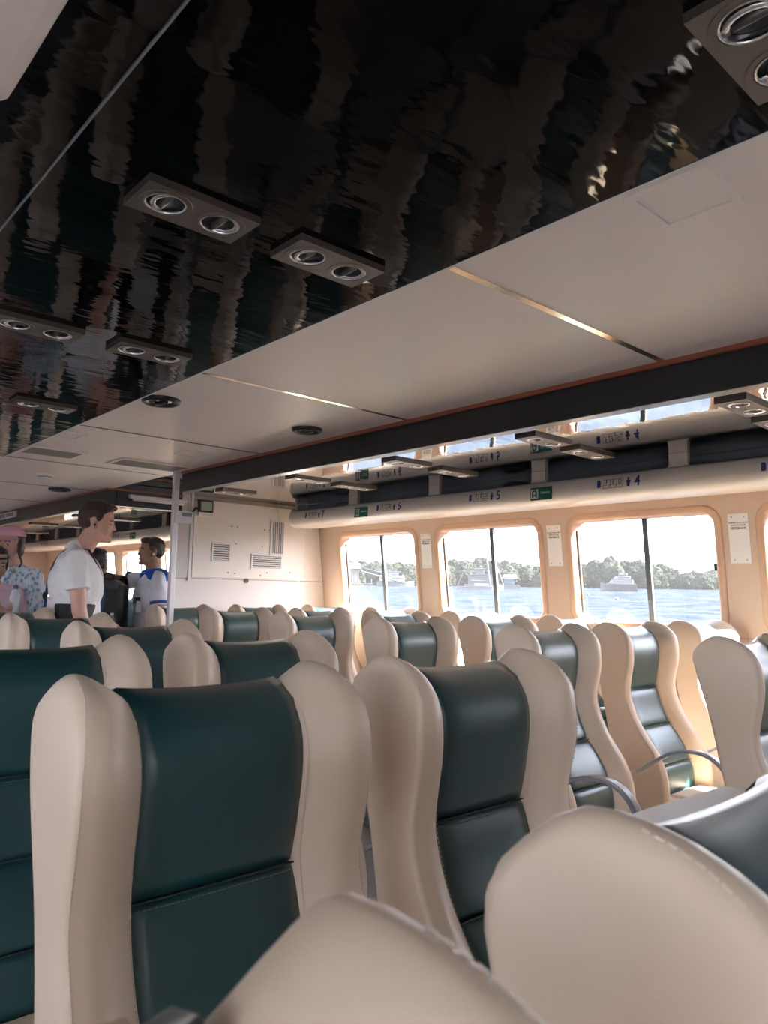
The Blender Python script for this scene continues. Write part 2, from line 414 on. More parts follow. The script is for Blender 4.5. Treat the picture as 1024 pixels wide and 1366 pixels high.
obj('jamb', B(XBK-.0, XBK+.02, 2.925, 3.033, 1.43, ZS), M['slat'], bk)
obj('panel_joint', B(XBK, XBK+.002, 2.93, 4.56, 1.418, 1.423), mat_joint, bk)
bm = bmesh.new()
for y, z in ((3.45, 1.90), (3.51, 1.90), (3.80, 1.89), (3.86, 1.89), (3.50, 1.745), (3.78, 1.735), (3.43, 1.48), (3.50, 1.475), (3.77, 1.465), (3.84, 1.49), (4.1, 1.50)):
    tube(bm, [(XBK+.016, y, z), (XBK+.021, y, z)], .006, 8)
obj('screw', bm, M['bar'], bk)
bm = bmesh.new(); tube(bm, [(XBK+.001, 3.63, 1.412), (XBK+.012, 3.63, 1.412)], .022, 12); obj('knob', bm, M['dark'], bk)
def wall_grille(name, label, y0, y1, z0, z1, n, horiz, x=XBK+.018):
    t = thing(name, label, 'vent', (0, 0, 0))
    bm = bmesh.new(); e = .013
    box(bm, x, x+.012, y0, y1, z0, z0+e); box(bm, x, x+.012, y0, y1, z1-e, z1); box(bm, x, x+.012, y0, y0+e, z0+e, z1-e); box(bm, x, x+.012, y1-e, y1, z0+e, z1-e)
    obj('frame', bm, M['white'], t)
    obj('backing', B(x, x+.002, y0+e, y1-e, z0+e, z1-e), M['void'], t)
    for k in range(n):
        if horiz:
            a = z0+e+(z1-z0-2*e)*(k+.12)/n; q = B(x+.003, x+.010, y0+e, y1-e, a, a+(z1-z0-2*e)/n*.62)
        else:
            a = y0+e+(y1-y0-2*e)*(k+.12)/n; q = B(x+.003, x+.010, a, a+(y1-y0-2*e)/n*.55, z0+e, z1-e)
        obj('slat', q, M['slat'], t)
    return t
wall_grille('vent_grille', 'small square white louvred vent on the bulkhead board', 3.255, 3.445, 1.575, 1.742, 7, True)
wall_grille('vent_grille', 'wide horizontal white louvred vent low on the bulkhead board', 3.665, 4.005, 1.522, 1.660, 6, True)
wall_grille('vent_grille', 'tall upright white slotted vent above the wide vent on the bulkhead', 3.862, 4.020, 1.662, 1.99, 6, False)
bm = bmesh.new(); tube(bm, [(XBK+.03, 3.95, 1.98), (XBK+.035, 3.955, 2.03), (XBK+.03, 3.93, 2.09), (XBK+.035, 3.94, ZS-.002)], .003, 6)
tag(obj('cable', bm, M['wire'], smooth=True), 'thin pale cable hanging from the mirror ceiling to the upright vent', 'cable')
t = thing('room_display', 'small digital clock display with black frame on the bulkhead board', 'display', (0, 0, 0))
obj('case', B(XBK+.018, XBK+.04, 3.105, 3.245, 2.005, 2.112, .004), M['dark'], t)
obj('screen', B(XBK+.040, XBK+.042, 3.125, 3.232, 2.020, 2.098), M['lcd'], t)
obj('shelf', B(XBK+.018, XBK+.045, 3.10, 3.245, 1.972, 2.003, .003), M['white'], t)
bm = bmesh.new(); tube(bm, [(XBK+.03, 3.10, 2.03), (XBK+.05, 3.07, 2.035), (XBK+.05, 3.045, 2.0), (XBK+.045, 3.03, 1.95)], .010, 8)
obj('cord', bm, M['dark'], t)

# ------------------------------------------------------------------ ceiling fittings
def spot_unit(label, cx, cy, wx, wy, z, group=None):
    t = thing('spotlight_unit', label, 'lamp', (cx, cy, z), 0, group)
    s = min(wx, wy/2)*.32
    bm = bmesh.new(); T = .015
    hx, hy = wx/2, wy/2
    # plate with two round holes: lathe rings bridged to a rectangle per half
    for c in (-hy/2, hy/2):
        n = 32; ring = [(s*1.05*cos(2*pi*k/n), c+s*1.05*sin(2*pi*k/n)) for k in range(n)]
        outer = []
        for (x, y) in ring:
            dx, dy = x, y-c; q = min(hx/abs(dx) if abs(dx) > 1e-9 else 1e9, (hy/2)/abs(dy) if abs(dy) > 1e-9 else 1e9); outer.append((dx*q, c+dy*q))
        vi = [bm.verts.new((x, y, -T)) for x, y in ring]; vo = [bm.verts.new((x, y, -T)) for x, y in outer]; vt = [bm.verts.new((x, y, 0)) for x, y in ring]
        for k in range(n):
            j = (k+1) % n
            bm.faces.new((vi[k], vi[j], vo[j], vo[k])); bm.faces.new((vi[k], vi[j], vt[j], vt[k]))
            a, b = outer[k], outer[j]
            if abs(a[0]-b[0]) > 1e-5 and abs(a[1]-b[1]) > 1e-5:
                cx_ = hx if a[0]+b[0] > 0 else -hx; cy_ = c+(hy/2 if a[1]+b[1]-2*c > 0 else -hy/2)
                bm.faces.new((vo[k], vo[j], bm.verts.new((cx_, cy_, -T))))
    for (xa, ya, xb, yb) in ((-hx,-hy,hx,-hy), (hx,-hy,hx,hy), (hx,hy,-hx,hy), (-hx,hy,-hx,-hy)):
        bm.faces.new([bm.verts.new(p) for p in ((xa,ya,-T), (xb,yb,-T), (xb,yb,0), (xa,ya,0))])
    bmesh.ops.remove_doubles(bm, verts=bm.verts, dist=.0003)
    obj('plate', bm, M['lamp'], t)
    for i, c in enumerate((-hy/2, hy/2)):
        bm = bmesh.new(); disc_ring(bm, 0, c, [(s*1.38, -T+.0003), (s*1.34, -T-.0015), (s*1.12, -T-.0015), (s*1.06, -T+.0006)], 32)
        obj('ring_groove', bm, M['lamp'], t)
        bm = bmesh.new(); disc_ring(bm, 0, c, [(s*1.05, -T-.0006), (s*.99, -T-.0018), (s*.95, -T+.001), (s*.95, -.002)], 32)
        ring = obj('bezel', bm, M['chrome'], t, smooth=True)
        bm = bmesh.new(); lathe(bm, [(s*.97, -.002), (s*.9, -.003), (.001, -.003)], 0, c, 24); obj('socket', bm, M['dark'], ring)
        bm = bmesh.new(); sg = 1 if i else -1
        pts = [(s*.85*cos(a), c+s*.75*sin(a)*sg+s*.15, -.010-.003*sin(a)) for a in [k*pi/8 for k in range(9)]]
        tube(bm, pts, s*.16, 8, flat=(1, .5)); obj('swivel', bm, M['chrome'], ring, smooth=True)
        bm = bmesh.new(); tube(bm, [(-s*.6, c, -.008), (s*.6, c, -.008)], s*.2, 8); obj('bulb_arm', bm, M['lamp'], ring, smooth=True)
    return t
zc = ZC-.012
spot_unit('large two-eye spotlight plate at the top right corner of the picture', -.35, .985, .12, .235, zc)
spot_unit('two-eye spotlight plate nearest in the left half of the black ceiling', -1.30, .642, .12, .235, zc)
spot_unit('two-eye spotlight plate just above the near end of the gold ceiling strip', -1.295, .975, .12, .235, zc)
spot_unit('two-eye spotlight plate cut by the left picture edge above the white shirt reflection', -2.225, .63, .12, .235, zc)
spot_unit('two-eye spotlight plate beside the round black ceiling light', -2.21, .965, .12, .235, zc)
spot_unit('farthest two-eye spotlight plate on the black ceiling, above the pink cap', -3.19, .95, .12, .235, zc)
spot_unit('two-eye spotlight plate on the black ceiling, out past the left picture edge', -3.19, .62, .12, .235, zc)
nms = ['nearest', 'second nearest', 'third nearest', 'farthest']
for i, x in enumerate((-1.275, -2.31, -3.35, -4.40)):
    spot_unit('%s slim spotlight plate of the inner row on the mirror ceiling' % nms[i], x, 3.18, .13, .32, ZS)
    spot_unit('%s slim spotlight plate of the outer row on the mirror ceiling' % nms[i], x-.03, 3.64, .13, .36, ZS)
spot_unit('slim spotlight plate of the mirror ceiling beside the bulkhead', -5.42, 3.18, .13, .32, ZS)
for i, (x, y) in enumerate(((-7.4, 3.2), (-8.8, 3.2), (-8.8, 3.65), (-10.4, 3.2), (-10.4, 3.65), (-12.2, 3.2), (-12.2, 3.65))):
    spot_unit(['first', 'second', 'third', 'fourth', 'fifth', 'sixth', 'seventh'][i]+' nearest slim spotlight plate on the forward cabin mirror ceiling', x, y, .13, .34, ZS, 'forward cabin ceiling spotlights')
def downlight(label, x, y, r):
    t = thing('round_downlight', label, 'lamp', (x, y, ZC))
    bm = bmesh.new(); disc_ring(bm, 0, 0, [(r, 0), (r*.98, -.012), (r*.85, -.018), (r*.68, -.012), (r*.62, -.002)], 36); obj('bezel', bm, M['dark'], t, smooth=True)
    bm = bmesh.new(); lathe(bm, [(r*.66, -.006), (r*.5, -.010), (r*.1, -.012), (.001, -.012)], 0, 0, 30); obj('lens', bm, M['chrome'], t, smooth=True)
    bm = bmesh.new(); tube(bm, [(-r*.5, -r*.1, -.015), (0, 0, -.019), (r*.5, r*.1, -.015)], r*.08, 6); obj('louvre', bm, M['dark'], t)
downlight('round black downlight on the cream ceiling beside the black ceiling edge', -2.82, 1.29, .078)
downlight('round black downlight on the cream ceiling above the bulkhead board', -2.83, 2.03, .072)
downlight('far round black downlight near the dark cross beam', -6.06, 1.97, .085)
t = thing('smoke_detector', 'round white smoke detector on the far cream ceiling', 'smoke detector', (-5.32, 1.624, ZC))
bm = bmesh.new(); lathe(bm, [(.058, 0), (.058, -.012), (.048, -.016), (.048, -.034), (.036, -.042), (.001, -.042)], 0, 0, 28); obj('housing', bm, M['white'], t, smooth=False)
bm = bmesh.new(); disc_ring(bm, 0, 0, [(.0485, -.020), (.0500, -.023), (.0485, -.026)], 28); obj('sensor_band', bm, M['gslat'], t)
def ceil_grille(label, x0, x1, y0, y1):
    t = thing('ceiling_grille', label, 'vent', (0, 0, 0)); e = .02; z = ZC
    bm = bmesh.new(); box(bm, x0, x1, y0, y0+e, z-.008, z); box(bm, x0, x1, y1-e, y1, z-.008, z); box(bm, x0, x0+e, y0+e, y1-e, z-.008, z); box(bm, x1-e, x1, y0+e, y1-e, z-.008, z)
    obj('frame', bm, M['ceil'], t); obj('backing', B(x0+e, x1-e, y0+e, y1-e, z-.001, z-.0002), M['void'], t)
    n = 12
    for k in range(n):
        a = x0+e+(x1-x0-2*e)*(k+.2)/n; obj('slat', B(a, a+(x1-x0-2*e)/n*.5, y0+e, y1-e, z-.009, z-.002), M['gslat'], t)
ceil_grille('long grey slatted ceiling grille beside the black ceiling edge', -4.52, -4.27, 1.215, 1.53)
ceil_grille('long grey slatted ceiling grille in front of the white post', -4.52, -4.27, 1.73, 2.18)
def hatch(label, x0, x1, y0, y1):
    t = thing('access_panel', label, 'access panel', (0, 0, 0)); e = .016
    bm = bmesh.new(); box(bm, x0, x1, y0, y0+e, ZC-.007, ZC); box(bm, x0, x1, y1-e, y1, ZC-.007, ZC); box(bm, x0, x0+e, y0+e, y1-e, ZC-.007, ZC); box(bm, x1-e, x1, y0+e, y1-e, ZC-.007, ZC)
    obj('frame', bm, M['ceil'], t); obj('cover', B(x0+e+.002, x1-e-.002, y0+e+.002, y1-e-.002, ZC-.004, ZC), M['ceil'], t)
hatch('large square cream access panel on the ceiling near the top right', -.712, -.552, 1.238, 1.402)
hatch('small cream access panel beside the black ceiling edge above the grille', -3.92, -3.75, 1.19, 1.34)
hatch('small cream access panel between the far downlights and the dark beam', -3.92, -3.75, 1.885, 2.04)

# ------------------------------------------------------------------ luggage bins
ZCS = ZS
prof = [(4.03, 2.074), (4.000, 2.074), (3.982, 2.068), (3.972, 2.055), (3.966, 2.03), (3.962, 1.99), (3.968, 1.960), (3.990, 1.936), (4.04, 1.922), (4.12, 1.918), (4.22, 1.924), (4.34, 1.940), (4.452, 1.958)]
def letter_sign(parent, x, num):
    """printed row marking on the bin face: seat symbol, F E D boxes, person symbol, number"""
    # face plane between (3.965,2.0) and (3.985,2.045): outward normal
    a = Vector((0, 3.9615, 1.985)); b = Vector((0, 3.9665, 2.035)); up = (b-a).normalized(); nr = Vector((1, 0, 0)).cross(up)
    if nr.y > 0: nr = -nr
    ctr = (a+b)/2+nr*.0012
    # text x axis runs to +X (viewer looks towards +Y, image right = +X)
    mw = Matrix.Translation((x, ctr.y, ctr.z)) @ Matrix((Vector((1, 0, 0)), up, nr)).transposed().to_4x4() @ Matrix.Diagonal((1.15, 1.45, 1, 1))
    bm = bmesh.new()
    def r(x0, x1, y0, y1):
        vs = [bm.verts.new(mw @ Vector(p)) for p in ((x0,y0,0), (x1,y0,0), (x1,y1,0), (x0,y1,0))]; bm.faces.new(vs)
    r(-.110, -.0925, -.014, .018); r(-.094, -.088, -.012, .014)
    obj('seat_symbol', bm, M['navy'], parent); bm = bmesh.new(); r(.060, .084, -.002, .008); r(.064, .080, -.018, .006)
    n = 12; bm.faces.new([bm.verts.new(mw @ Vector((.072+.006*cos(2*pi*k/n), .014+.006*sin(2*pi*k/n), 0))) for k in range(n)])
    obj('person_symbol', bm, M['navy'], parent)
    bm = bmesh.new()
    def ln(x0, y0, x1, y1, w_=.0008):
        d = Vector((x1-x0, y1-y0)); L = d.length; d /= L; q = Vector((-d.y, d.x))*w_
        bm.faces.new([bm.verts.new(mw @ Vector((px, py, 0))) for px, py in ((x0+q.x, y0+q.y), (x1+q.x, y1+q.y), (x1-q.x, y1-q.y), (x0-q.x, y0-q.y))])
    for k in range(3):
        o = -.070+.038*k
        for l in ((o, -.006, o+.036, -.006), (o, .018, o+.036, .018), (o, -.006, o, .018), (o+.036, -.006, o+.036, .018), (o, -.006, o-.006, -.018), (o-.006, -.018, o+.030, -.018), (o+.030, -.018, o+.036, -.006)): ln(*l)
    obj('seat_outline', bm, M['ink'], parent)
    for k, ch in enumerate('FED'):
        text(ch, .026, M['ink'], parent, mw @ Matrix.Translation((-.052+.038*k, .006, 0)))
    text(str(num), .064, M['navy'], parent, mw @ Matrix.Translation((.122, 0, 0)), extr=.0006)
def jacket_sign(x, label):
    t = thing('lifejacket_sign', label, 'sign', (0, 0, 0))
    a = Vector((0, 3.962, 1.965)); b = Vector((0, 3.963, 2.02)); up = (b-a).normalized(); nr = Vector((1, 0, 0)).cross(up)
    if nr.y > 0: nr = -nr
    ctr = (a+b)/2+nr*.002
    mw = Matrix.Translation((x, ctr.y, ctr.z)) @ Matrix((Vector((1, 0, 0)), up, nr)).transposed().to_4x4()
    bm = bmesh.new(); box(bm, -.085, .085, -.042, .042, -.001, .0015); bmesh.ops.transform(bm, matrix=mw, verts=bm.verts); obj('board', bm, M['green'], t)
    bm = bmesh.new(); box(bm, -.080, -.022, -.031, .031, .0015, .0022); bmesh.ops.transform(bm, matrix=mw, verts=bm.verts); obj('symbol_field', bm, M['signw'], t)
    bm = bmesh.new(); tube(bm, [(-.066, -.024, .003), (-.066, .005, .003), (-.060, .020, .003), (-.051, .024, .003), (-.042, .020, .003), (-.036, .005, .003), (-.036, -.024, .003)], .0045, 6)
    box(bm, -.066, -.036, -.012, -.004, .0022, .0034)
    bmesh.ops.transform(bm, matrix=mw, verts=bm.verts); obj('jacket_symbol', bm, M['green'], t)
    text('Lifejacket', .022, M['signw'], t, mw @ Matrix.Translation((.033, .006, .002)), xs=.9)
def bin_run(x0, x1, name_label, posts, sign, end=True):
    t = thing('luggage_bin', name_label, 'luggage rack', (0, 0, 0))
    bm = bmesh.new(); th = .012
    ring = []
    def section(x, s=0.0):
        pts = []
        for (y, z) in prof: pts.append((x, y+s*(.10*(4.2-y) if y < 4.2 else 0), z+s*.03))
        return pts
    xs = [x0, x0+.02, x0+.07, x1] if end else [x0, x1]
    ss = [1.0, .45, 0, 0] if end else [0, 0]
    loops = [[bm.verts.new(p) for p in section(x, s)] for x, s in zip(xs, ss)]
    for a, b in zip(loops, loops[1:]):
        for k in range(len(prof)-1): bm.faces.new((a[k], a[k+1], b[k+1], b[k]))
    # inner skin back up
    inn = [[bm.verts.new((x, y, z)) for y, z in ((4.03, 2.072), (4.05, 2.0), (4.40, 2.0), (4.44, 2.14))] for x in (x0+.01, x1)]
    for k in range(3): bm.faces.new((inn[0][k], inn[0][k+1], inn[1][k+1], inn[1][k]))
    obj('shell', bm, M['binm'], t, smooth=True)
    # end cap with tall rounded face
    if end:
        bm = bmesh.new()
        out = [(y, z) for y, z in section_pts(prof)]+[(4.43, ZCS-.004), (4.03, ZCS-.004)]
        f = [bm.verts.new((x0, y, z)) for y, z in out]; g = [bm.verts.new((x0+.045, y, z)) for y, z in out]
        bm.faces.new(f); bm.faces.new(g[::-1])
        for k in range(len(f)): bm.faces.new((f[k], f[(k+1) % len(f)], g[(k+1) % len(f)], g[k]))
        bmesh.ops.bevel(bm, geom=[e for e in bm.edges if abs(e.verts[0].co.x-e.verts[1].co.x) < 1e-6 and e.verts[0].co.x < x0+.01], offset=.008, segments=2, affect='EDGES')
        obj('end_cap', bm, M['binm'], t)
    bm = bmesh.new()
    vsl = [bm.verts.new((x, y, z)) for x in (x0+.05, x1) for y, z in ((4.04, 2.045), (4.10, 2.045), (4.15, ZCS-.003), (4.16, ZCS-.003), (4.11, 2.03), (4.04, 2.03))]
    for k in range(6): bm.faces.new((vsl[k], vsl[(k+1) % 6], vsl[6+(k+1) % 6], vsl[6+k]))
    bm.faces.new(vsl[:6]); bm.faces.new(vsl[6:][::-1])
    obj('dark_lining', bm, M['binin'], t)
    for p in posts:
        # flared divider post
        bm = bmesh.new(); zt = ZCS-.001; zb = 2.069; n = 8
        L = []
        for i in range(n+1):
            q = i/n; z = zb+(zt-zb)*q; hw = .055+.022*(max(0, 1-q/.30))**2
            L.append([bm.verts.new(v) for v in ((p-hw, 3.9985, z), (p+hw, 3.9985, z), (p+hw, 4.03, z), (p-hw, 4.03, z))])
        for a, b in zip(L, L[1:]):
            for k in range(4): bm.faces.new((a[k], a[(k+1) % 4], b[(k+1) % 4], b[k]))
        bm.faces.new(L[0][::-1]); bm.faces.new(L[-1])
        obj('divider', bm, M['binm'], t)
    for x, num in sign: letter_sign(t, x, num)
    return t
def section_pts(p): return p
posts = [-4.875+.9625*k for k in range(9)]
bin_run(-5.78, XB-.02, 'long cream overhead luggage bin running above the right-hand windows', posts,
        [(-5.39, 7), (-4.40, 6), (-3.40, 5), (-2.36, 4), (-1.40, 3), (-.44, 2)])
bin_run(-14.15, -6.3, 'cream overhead luggage bin in the forward cabin behind the standing passengers', [-13.3+.9625*k for k in range(8)],
        [(-12.8, 12), (-10.9, 10), (-9.9, 9), (-8.0, 8)], end=False)
jacket_sign(-4.72, 'green lifejacket sign on the bin above the window nearest the bulkhead')
jacket_sign(-2.90, 'green lifejacket sign on the bin left of the yacht window, above the pillar')
jacket_sign(-9.3, 'tiny green lifejacket sign on the forward cabin luggage bin')
jacket_sign(-.92, 'green lifejacket sign on the luggage bin beyond the right picture edge')
# luggage in the bins
def lump(name, label, x, y, z, sx, sy, sz, col, seed):
    bm = bmesh.new(); bmesh.ops.create_icosphere(bm, subdivisions=3, radius=1)
    for v in bm.verts:
        d = noise.noise(v.co*1.7+Vector((seed, 0, 0)))*.28; v.co *= 1+d; v.co = Vector((v.co.x*sx, v.co.y*sy, max(-.8, v.co.z)*sz))
    return tag(obj(name, bm, mat(name+'_fabric', col, .7, noise_amt=.3, nscale=18), loc=(x, y, z), smooth=True), label, 'bag')
lump('plastic_bag', 'crumpled grey plastic bag in the luggage bin above number 7', -5.12, 4.072, 2.075, .14, .026, .04, (.25, .26, .28), 3)
lump('travel_bag', 'dark travel bag in the luggage bin beside number 5 divider', -3.20, 4.072, 2.075, .13, .026, .04, (.05, .05, .06), 9)
lump('travel_bag', 'flat dark bag in the luggage bin above number 4', -2.30, 4.070, 2.062, .22, .024, .02, (.045, .045, .05), 14)
lump('travel_bag', 'pale bundle in the forward cabin luggage bin above the steward', -8.6, 4.072, 2.08, .25, .026, .045, (.45, .42, .40), 21)
# feedback signs on window pillars
def fb_sign(x, label):
    t = thing('feedback_sign', label, 'sign', (0, 0, 0))
    zc_ = 1.688; hz = .148; hx = .060
    up = Vector((0, -.12, 1)).normalized(); nr = Vector((0, -1, -.12)).normalized()
    mw = Matrix.Translation((x, Yw(zc_), zc_)) @ Matrix((Vector((1, 0, 0)), up, nr)).transposed().to_4x4()
    bm = bmesh.new(); box(bm, -hx, hx, -hz, hz, -.0, .004, .001); bmesh.ops.transform(bm, matrix=mw, verts=bm.verts); obj('board', bm, M['signw'], t)
    bm = bmesh.new()
    for sx in (-1, 1):
        for sz in (-1, 1): tube(bm, [(sx*.036, sz*.128, .003), (sx*.036, sz*.128, .006)], .0035, 8)
    bmesh.ops.transform(bm, matrix=mw, verts=bm.verts); obj('screw', bm, M['bar'], t)
    text('PLEASE SCAN AND', .0130, M['ink'], t, mw @ Matrix.Translation((0, .093, .0045)))
    text('GIVE US YOUR', .0130, M['ink'], t, mw @ Matrix.Translation((0, .078, .0045)))
    text('FEEDBACK', .0190, M['ink'], t, mw @ Matrix.Translation((0, .060, .0045)), extr=.0008)
fb_sign(-1.86, 'white feedback sign on the pillar right of the window with the white yacht')
fb_sign(-3.16, 'white feedback sign on the pillar between the sailboat window and the yacht window')
fb_sign(-4.46, 'white feedback sign on the pillar right of the window nearest the bulkhead')
fb_sign(-9.66, 'white feedback sign on a forward cabin pillar beside the dark-haired head')

# ------------------------------------------------------------------ seats
F_ = smooth_tab([(.36,.262), (.42,.268), (.53,.262), (.63,.222), (.72,.155), (.78,.120), (.85,.092), (.90,.084), (.96,.095), (1.03,.108), (1.10,.106), (1.21,.10)])
R_ = smooth_tab([(.36,.06), (.45,.05), (.6,.012), (.76,-.020), (.84,-.036), (.95,-.058), (1.05,-.088), (1.12,-.108), (1.152,-.118), (1.175,-.105), (1.195,-.075), (1.210,-.040)])
P_ = smooth_tab([(.36,.215), (.42,.222), (.53,.212), (.63,.165), (.72,.100), (.78,.066), (.85,.042), (.90,.034), (.96,.040), (1.03,.050), (1.08,.050), (1.12,.038), (1.15,.012), (1.168,-.020)])
HO = smooth_tab([(.36,.245), (.6,.250), (.85,.250), (1.0,.254), (1.1,.252), (1.16,.244), (1.21,.228)])
YI = .140
ZL = [.36+.03*k for k in range(26)]+[1.125, 1.138, 1.150, 1.160, 1.169, 1.177, 1.184, 1.190, 1.195, 1.199, 1.2025, 1.2055, 1.2078, 1.2092, 1.2098]
def FT(z):
    if z < 1.10: return interp(F_, z)
    return -.04+.146*max(0, 1-((z-1.10)/.11)**2)**.62
def RT(z):
    if z < 1.150: return interp(R_, z)
    return -.04-.078*max(0, 1-((z-1.150)/.06)**2)**.62
def wing_mesh(s):
    bm = bmesh.new()
    ZF = [.36+.03*k for k in range(25)]
    def loop(t, shrink=0.0, y_fn=None):
        """closed profile: up the front, over the top, down the back"""
        top = 1.211-.040*(1-t)**1.4-shrink
        c = -.04; zf = 1.10-.040*(1-t)**1.4; zb = 1.150-.040*(1-t)
        def fx(z):
            p, f = min(interp(P_, z), interp(F_, z)-.02), interp(F_, z)
            return p+(f-p)*(sin(min(t, 1)*pi/2)**1.25)+.013*sin(pi*min(t, 1))-shrink
        pts = [(fx(z), z) for z in ZF if z < zf-.008]
        A = fx(zf)-c
        for k in range(12): th = pi/2*k/12; pts.append((c+A*cos(th)**.95, zf+(top-zf)*sin(th)))
        Bk = c-(interp(R_, zb)+shrink)
        for k in range(10): q = k/10; pts.append((c-Bk*q, zb+(top-zb)*(1-q**1.8)))
        for z in reversed([z for z in ZF+[1.11, 1.135] if z < zb-.004]): pts.append((interp(R_, z)+shrink, z))
        return pts
    ref = loop(1.0)
    n = 13; loops = []
    def resample(pts, N=90):
        cum = [0]
        for a, b in zip(pts, pts[1:]): cum.append(cum[-1]+math.dist(a, b))
        out = []; j = 0
        for i in range(N):
            d = cum[-1]*i/(N-1)
            while j < len(pts)-2 and cum[j+1] < d: j += 1
            q = (d-cum[j])/max(1e-9, cum[j+1]-cum[j]); out.append((pts[j][0]+(pts[j+1][0]-pts[j][0])*q, pts[j][1]+(pts[j+1][1]-pts[j][1])*q))
        return out
    ridge = []; inner = []
    for i in range(n+1):
        t = i/n; L = resample(loop(t)); vs = []
        for x, z in L:
            ry = interp(HO, z)-.016; vs.append(bm.verts.new((x, s*(YI+(ry-YI)*t), z)))
        loops.append(vs)
        if i == n: ridge = [(x-.0012, s*(interp(HO, z)-.007), z-(.0012 if z > 1.15 else 0)) for x, z in L[:int(len(L)*.72)] if x > -.02]
        if i == 0: inner = [(x+.0102, s*(YI+.0065), z) for x, z in L[:int(len(L)*.5)] if z < 1.140]
    for k in range(1, 5):
        a = pi/2*k/4; L = resample(loop(1.0, .016*(1-cos(a))))
        loops.append([bm.verts.new((x, s*(interp(HO, z)-.016+.016*sin(a)), z)) for x, z in L])
    for a, b in zip(loops, loops[1:]):
        for k in range(len(a)-1): bm.faces.new((a[k], a[k+1], b[k+1], b[k]))
    for L in (loops[0], loops[-1]):
        m_ = len(L)
        for k in range(m_//2-1): bm.faces.new((L[k], L[k+1], L[m_-2-k], L[m_-1-k]))
    for a, b in zip(loops, loops[1:]): bm.faces.new((a[0], b[0], b[-1], a[-1]))
    return bm, ridge, inner
def dashes(path, step=.0085, ln=.0058, r=.0009):
    bm = bmesh.new(); pts = [Vector(p) for p in path]; cum = [0]
    for a, b in zip(pts, pts[1:]): cum.append(cum[-1]+(b-a).length)
    def at(d):
        for i in range(1, len(pts)):
            if d <= cum[i]: t = (d-cum[i-1])/(cum[i]-cum[i-1] or 1); return pts[i-1].lerp(pts[i], t)
        return pts[-1]
    d = .002
    while d+ln < cum[-1]:
        tube(bm, [at(d), at(d+ln)], r, 4); d += step
    return bm
def panel_mesh(z0, z1, top=False):
    """puffed cushion segment between z0 and z1"""
    bm = bmesh.new(); rows = []
    nz = 14
    for i in range(nz+1):
        t = i/nz; z = z0+(z1-z0)*t
        puff = .010*(1-abs(2*t-1)**6) if not top else .010*(1-max(0, 1-2*t)**6)
        rows.append((interp(P_, z)+puff, z))
    if top:
        for (x, z) in ((-.040, 1.178), (-.062, 1.172), (-.082, 1.158), (-.090, 1.13)): rows.append((x, z))
    front = []
    ny = 12
    for x, z in rows:
        line = []
        for j in range(ny+1):
            v = -1+2*j/ny; sag = -.006*(v*v) + (.0 if not top else 0)
            line.append(bm.verts.new((x-.009*(v**8), v*(YI+.004), z+(.006*(v*v) if top and z > 1.13 else 0))))
        front.append(line)
    back = [[bm.verts.new((x-.03, v*(YI+.004), min(z, 1.14))) for v in (-1, 1)] for x, z in rows]
    for a, b in zip(front, front[1:]):
        for j in range(ny): bm.faces.new((a[j], a[j+1], b[j+1], b[j]))
    for e_ in (0, -1):
        try: bm.faces.new(front[e_][:]+[back[e_][1], back[e_][0]])
        except Exception: pass
    for i in range(len(rows)-1):
        bm.faces.new((front[i][0], front[i+1][0], back[i+1][0], back[i][0])); bm.faces.new((front[i][-1], front[i+1][-1], back[i+1][1], back[i][1]))
        bm.faces.new((back[i][0], back[i+1][0], back[i+1][1], back[i][1]))
    return bm
def rounded_slab(x0, x1, y0, y1, z0, z1, r): return B(x0, x1, y0, y1, z0, z1, r)
ARM = [(.05, .50), (.14, .535), (.22, .575), (.30, .630), (.36, .668), (.43, .690), (.50, .694), (.56, .672), (.60, .630), (.625, .570), (.635, .50), (.62, .42)]
